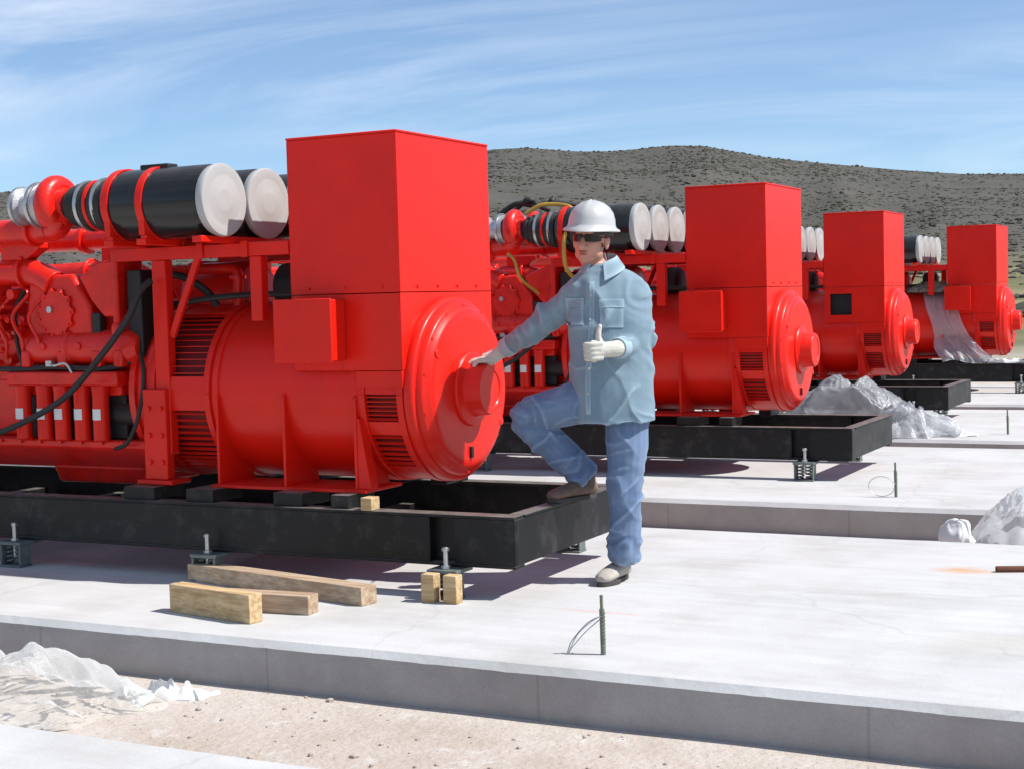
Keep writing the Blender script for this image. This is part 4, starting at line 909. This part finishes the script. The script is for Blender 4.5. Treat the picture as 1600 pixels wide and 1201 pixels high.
def shirt_disp(p):
    a, t, z = p.dot(RH), p.dot(TO), p.z; wq = noise.noise(p * 5) * 1.6
    d = .017 * pleat(a * 11 + z * 4 + wq) * mask(p, 4, 1)              # long hanging folds
    d += .015 * pleat(a * 8 - z * 13 + wq * 1.4 + 1) * mask(p, 6, 7)    # drag folds slanting to the raised arms
    d += .009 * pleat(z * 24 + a * 9 + wq * 1.5) * mask(p, 7, 13, .0)
    return d + .004 * noise.noise(p * 7) + arm_fold(p)
shirt = bodymesh('shirt', fuse(b, .0075, 5, shirt_disp), 'shirt', person)
# collar, placket, pockets, cuffs
def on_front(mesh_o, u, v):     # where the sight line through this pixel meets the garment
    o_ = CO - BASE; d = ray(u, v).normalized(); ok, loc, nr, _ = mesh_o.ray_cast(o_, d); return (loc + BASE, nr) if ok else (atd(u, v, D0 - .13), -d)
def patch(mesh_o, poly_rows, lift, name, m, parent, thick=.003):
    """cloth patch laid on a garment: rows of pixels projected along the sight line"""
    V = []; nr_ = len(poly_rows); nc = len(poly_rows[0]); Fc = []
    for rw in poly_rows:
        for (u, v) in rw:
            p, nn = on_front(mesh_o, u, v); V.append(p + nn * lift)
    k0 = len(V)
    for rw in poly_rows:
        for (u, v) in rw:
            p, nn = on_front(mesh_o, u, v); V.append(p - nn * .004)
    for i in range(nr_ - 1):
        for j in range(nc - 1):
            a = i * nc + j; Fc.append((a, a + 1, a + nc + 1, a + nc))
    edge = [(0, j) for j in range(nc)] + [(i, nc - 1) for i in range(1, nr_)] + [(nr_ - 1, j) for j in range(nc - 2, -1, -1)] + [(i, 0) for i in range(nr_ - 2, 0, -1)]
    E_ = [i * nc + j for i, j in edge]
    for a, c in zip(E_, E_[1:] + E_[:1]): Fc.append((a, c, c + k0, a + k0))
    b = MB(); b.add(V, Fc); return bpart(b, name, m, parent, smooth=40)
bpy.context.view_layer.update()
def grid(u0, u1, v0, v1, nu=8, nv=8, du=0): return [[(u0 + (u1 - u0) * i / nu + du * j / nv, v0 + (v1 - v0) * j / nv) for i in range(nu + 1)] for j in range(nv + 1)]
for (u0, u1, v0, v1) in ((938, 974, 476, 512), (886, 912, 474, 508)):
    pk = patch(shirt, grid(u0, u1, v0, v1), .0035, 'chest_pocket', 'shirt', shirt)
    patch(shirt, grid(u0 - 1, u1 + 1, v0 - 8, v0 + 5), .007, 'pocket_flap', 'shirt', shirt)
patch(shirt, [[(921 + 5 * math.sin(j * .3) * .3 + k * 2.6 - j * .25, 440 + j * 9.4) for k in range(4)] for j in range(23)], .0035, 'placket', 'shirt', shirt)
for j in range(5):
    p, nn = on_front(shirt, 924 - j * 1.1, 462 + j * 38); b = MB(); b.cyl(p, p + nn * .008, .006, n=10); bpart(b, 'button', 'white', shirt)
# collar: two leaves around the neck
for s in (-1, 1):
    V = []; Fc = []; nu, nv = 12, 4
    nc_ = neck + UP * .02
    for i in range(nu + 1):
        a = R_(176 - 150 * i / nu)                       # from the nape to the throat
        for j in range(nv + 1):
            t = j / nv; rr_ = .074 + .032 * t + .014 * (i / nu) * t; z = .052 - .050 * t - .035 * (i / nu) ** 2 * t - .030 * (i / nu) ** 2 + .02 * (1 - i / nu)
            V.append(nc_ + lft * (s * rr_ * math.sin(a)) + fwd * (-rr_ * .95 * math.cos(R_(180) - a) * -1 if False else rr_ * .95 * math.cos(a)) + UP * z)
    k0 = len(V)
    for i in range(nu + 1):
        for j in range(nv + 1): V.append(V[i * (nv + 1) + j] - UP * .006 - (V[i * (nv + 1) + j] - nc_).normalized() * .004)
    for o2, rev in ((0, 0), (k0, 1)):
        for i in range(nu):
            for j in range(nv):
                a = o2 + i * (nv + 1) + j; q = (a, a + 1, a + nv + 2, a + nv + 1); Fc.append(q if not rev else q[::-1])
    E_ = [i * (nv + 1) for i in range(nu + 1)] + [nu * (nv + 1) + j for j in range(1, nv + 1)] + [i * (nv + 1) + nv for i in range(nu - 1, -1, -1)] + [j for j in range(nv - 1, 0, -1)]
    for a, c in zip(E_, E_[1:] + E_[:1]): Fc.append((a, c, c + k0, a + k0))
    b = MB(); b.add(V, Fc); bpart(b, 'collar', 'shirt', shirt, smooth=60)
for (e, wq) in ((elR, wrR), (elL, wrL)):
    d = (wq - e).normalized(); b = MB(); b.lathe([(-.055, .046), (-.055, .052), (-.01, .050), (0.0, .048), (0, .040)], wq.lerp(e, .06), d=d, n=24, caps=False); bpart(b, 'cuff', 'shirt', shirt, smooth=50)
# --- trousers
b = MB()
ring_loft(b, [(hip + UP * .10, RH * .165, TO * .115), (hip + UP * .03, RH * .170, TO * .12), (hip - UP * .04, RH * .165, TO * .12), (hip - UP * .10, RH * .12, TO * .10)], 28)
limb(b, [J(978, 618, .03), J(979, 680, .02), knL, J(977, 810, .02), J(976, 878, .03)], [.105, .105, .086, .078, .080])
limb(b, [J(935, 622, .04), J(880, 634, .08), knR, knR.lerp(anR, .45) + TO * .0, anR - (knR - anR).normalized() * .025], [.110, .104, .082, .084, .078])
def jean_disp(p):
    a, z = p.dot(RH), p.z; wq = noise.noise(p * 5) * 1.6; d = .015 * pleat(a * 12 + z * 10 + wq) * mask(p, 5, 2) + .014 * pleat(a * 10 - z * 16 + wq * 1.3) * mask(p, 5, 9) + .009 * pleat(z * 26 + wq * 1.5) * mask(p, 7, 15, 0) + .004 * noise.noise(p * 7)
    for e, amp in ((knR, .010), (hipR, .012), (knL, .006), (J(976, 868, .03), .012), (anR, .010), (hipL, .008)):
        q = (p - e).length
        if q < .15: d += amp * (1 - q / .15) * math.sin(q * 120 + 6 * noise.noise(p * 10))
    return d
jeans = bodymesh('trousers', fuse(b, .0075, 5, jean_disp), 'jeans', person)
# --- boots
def boot(heel, toe, m, ankle):
    d = (toe - heel); d.z = 0; Ln = d.length; d.normalize(); s_ = UP.cross(d)
    b = MB()
    P = lambda t, z, o_=0: heel + d * (t * Ln) + UP * z + s_ * o_
    ring_loft(b, [(P(-.02, .055), s_ * .030, UP * .028), (P(.05, .050), s_ * .040, UP * .036), (P(.25, .056), s_ * .041, UP * .042), (P(.50, .052), s_ * .045, UP * .038), (P(.75, .044), s_ * .050, UP * .030), (P(.92, .038), s_ * .042, UP * .024), (P(1.0, .034), s_ * .022, UP * .014)], 20)
    limb(b, [P(.16, .05), P(.17, .10), ankle + UP * .04], [.046, .046, .050])
    me = fuse(b, .006, 3)
    o = bodymesh('boot', me, m, person)
    b = MB(); V = []; n = 28
    for z in (0, .022):
        for k in range(n):
            a = 2 * math.pi * k / n; t = .49 + .53 * math.cos(a); wd = .046 if t > .45 else .040
            if .3 < t < .5: wd = .040
            V.append(P(t, z, wd * math.sin(a) * (1.12 if t > .6 else 1)))
    Fc = [tuple(range(n - 1, -1, -1)), tuple(range(n, 2 * n))] + [(k, (k + 1) % n, (k + 1) % n + n, k + n) for k in range(n)]
    b.add(V, Fc); bpart(b, 'sole', 'sole', o, bevel=.003)
    b = MB()
    for k in range(5):
        t = .33 + .055 * k; z = .098 - .006 * k; b.tube([P(t, z - .008, -.022), P(t, z, 0), P(t, z - .008, .022)], .0028, 6, 3)
    bpart(b, 'laces', 'sole', o)
    return o
hl = BASE + RH * .035 - TO * .06; tl_ = hl - RH * .135 + TO * .235
boot(Vector((hl.x, hl.y, 0)), Vector((tl_.x, tl_.y, 0)), 'boot', anL)
boot(heelR, toeR, 'boot2', anR)
# --- gloves
def finger(b, pts, r0=.0115, r1=.0095): limb(b, pts, [r0, (r0 + r1) / 2, r1], 10, 4); b.ball(pts[-1], r1 * 1.02, 10, 6)
# right hand resting on the hub, fingers draped over its top towards the far side
hubTop = lambda x, a: Vector((x, AY + (.128 + .013) * math.sin(a), ZC + (.128 + .013) * math.cos(a)))
b = MB()
hd = Vector((-1, -.10, 0)).normalized()
palm0 = wrR + (hubTop(-3.50, -.05) - wrR) * .45
kn = [hubTop(-3.540 + .004 * k, -.30 + .16 * k) + UP * .008 for k in range(4)]
cen = (kn[0] + kn[3]) / 2
limb(b, [wrR + (elR - wrR).normalized() * .03, wrR, palm0, hubTop(-3.50, 0) + UP * .008, cen], [.040, .036, .034, .036, .030], 14)
sd_ = (kn[3] - kn[0]).normalized()
fv = (cen - palm0); fv.z = 0; fv.normalize()
for k in range(4):
    ln = (.070, .080, .076, .060)[k]
    base = cen + sd_ * (-.036 + .024 * k) - fv * .01
    b.ball(base, .017, 10, 8)
    p1 = base + fv * ln * .5; p2 = base + fv * ln * .98
    def stick(p, lift):
        dy = p.y - AY; rr_ = .128 + lift
        z = ZC + math.sqrt(max(.0001, rr_ * rr_ - dy * dy)) if abs(dy) < rr_ else ZC
        return Vector((p.x, p.y, z))
    finger(b, [base, stick(p1, .018), stick(p2, .008)], .0125, .0105)
tb_ = cen - fv * .045 - sd_ * .038
finger(b, [cen - fv * .06 - sd_ * .01, tb_, tb_ + fv * .035 - sd_ * .018, stick(tb_ + fv * .055 - sd_ * .02, .008)], .016, .0115)
gR = bodymesh('glove', fuse(b, .0042, 2), 'glove', person)
# left hand: fist seen from the knuckle side, thumb up
b = MB()
fc = J(932, 548, -.215)
fdir = (fc - wrL).normalized(); upv = (UP - fdir * UP.dot(fdir)).normalized(); inn = fdir.cross(upv)
if inn.dot(TO) > 0: inn = -inn          # inn points to his body
limb(b, [wrL + (elL - wrL).normalized() * .04, wrL, wrL.lerp(fc, .55), fc], [.043, .038, .037, .036], 14)
for k in range(4):
    z = .030 - .0215 * k; r_ = (.0125, .013, .0125, .011)[k]; k1 = fc + fdir * .028 + upv * z - inn * .012
    b.ball(fc + fdir * .015 + upv * z, .020, 10, 8)
    tip = fc + upv * z + inn * .034 - fdir * .018
    finger(b, [fc + upv * z - inn * .022 - fdir * .02, k1 - inn * .008, k1 + fdir * .020 + inn * .010, k1 + fdir * .012 + inn * .036, tip], r_ + .001, r_)
th0 = fc - fdir * .030 + upv * .025 + inn * .004
finger(b, [th0, th0 + upv * .030 + fdir * .012, th0 + upv * .058 + fdir * .010, th0 + upv * .085 + fdir * .002], .0165, .0115)
gL = bodymesh('glove', fuse(b, .0042, 2), 'glove', person)
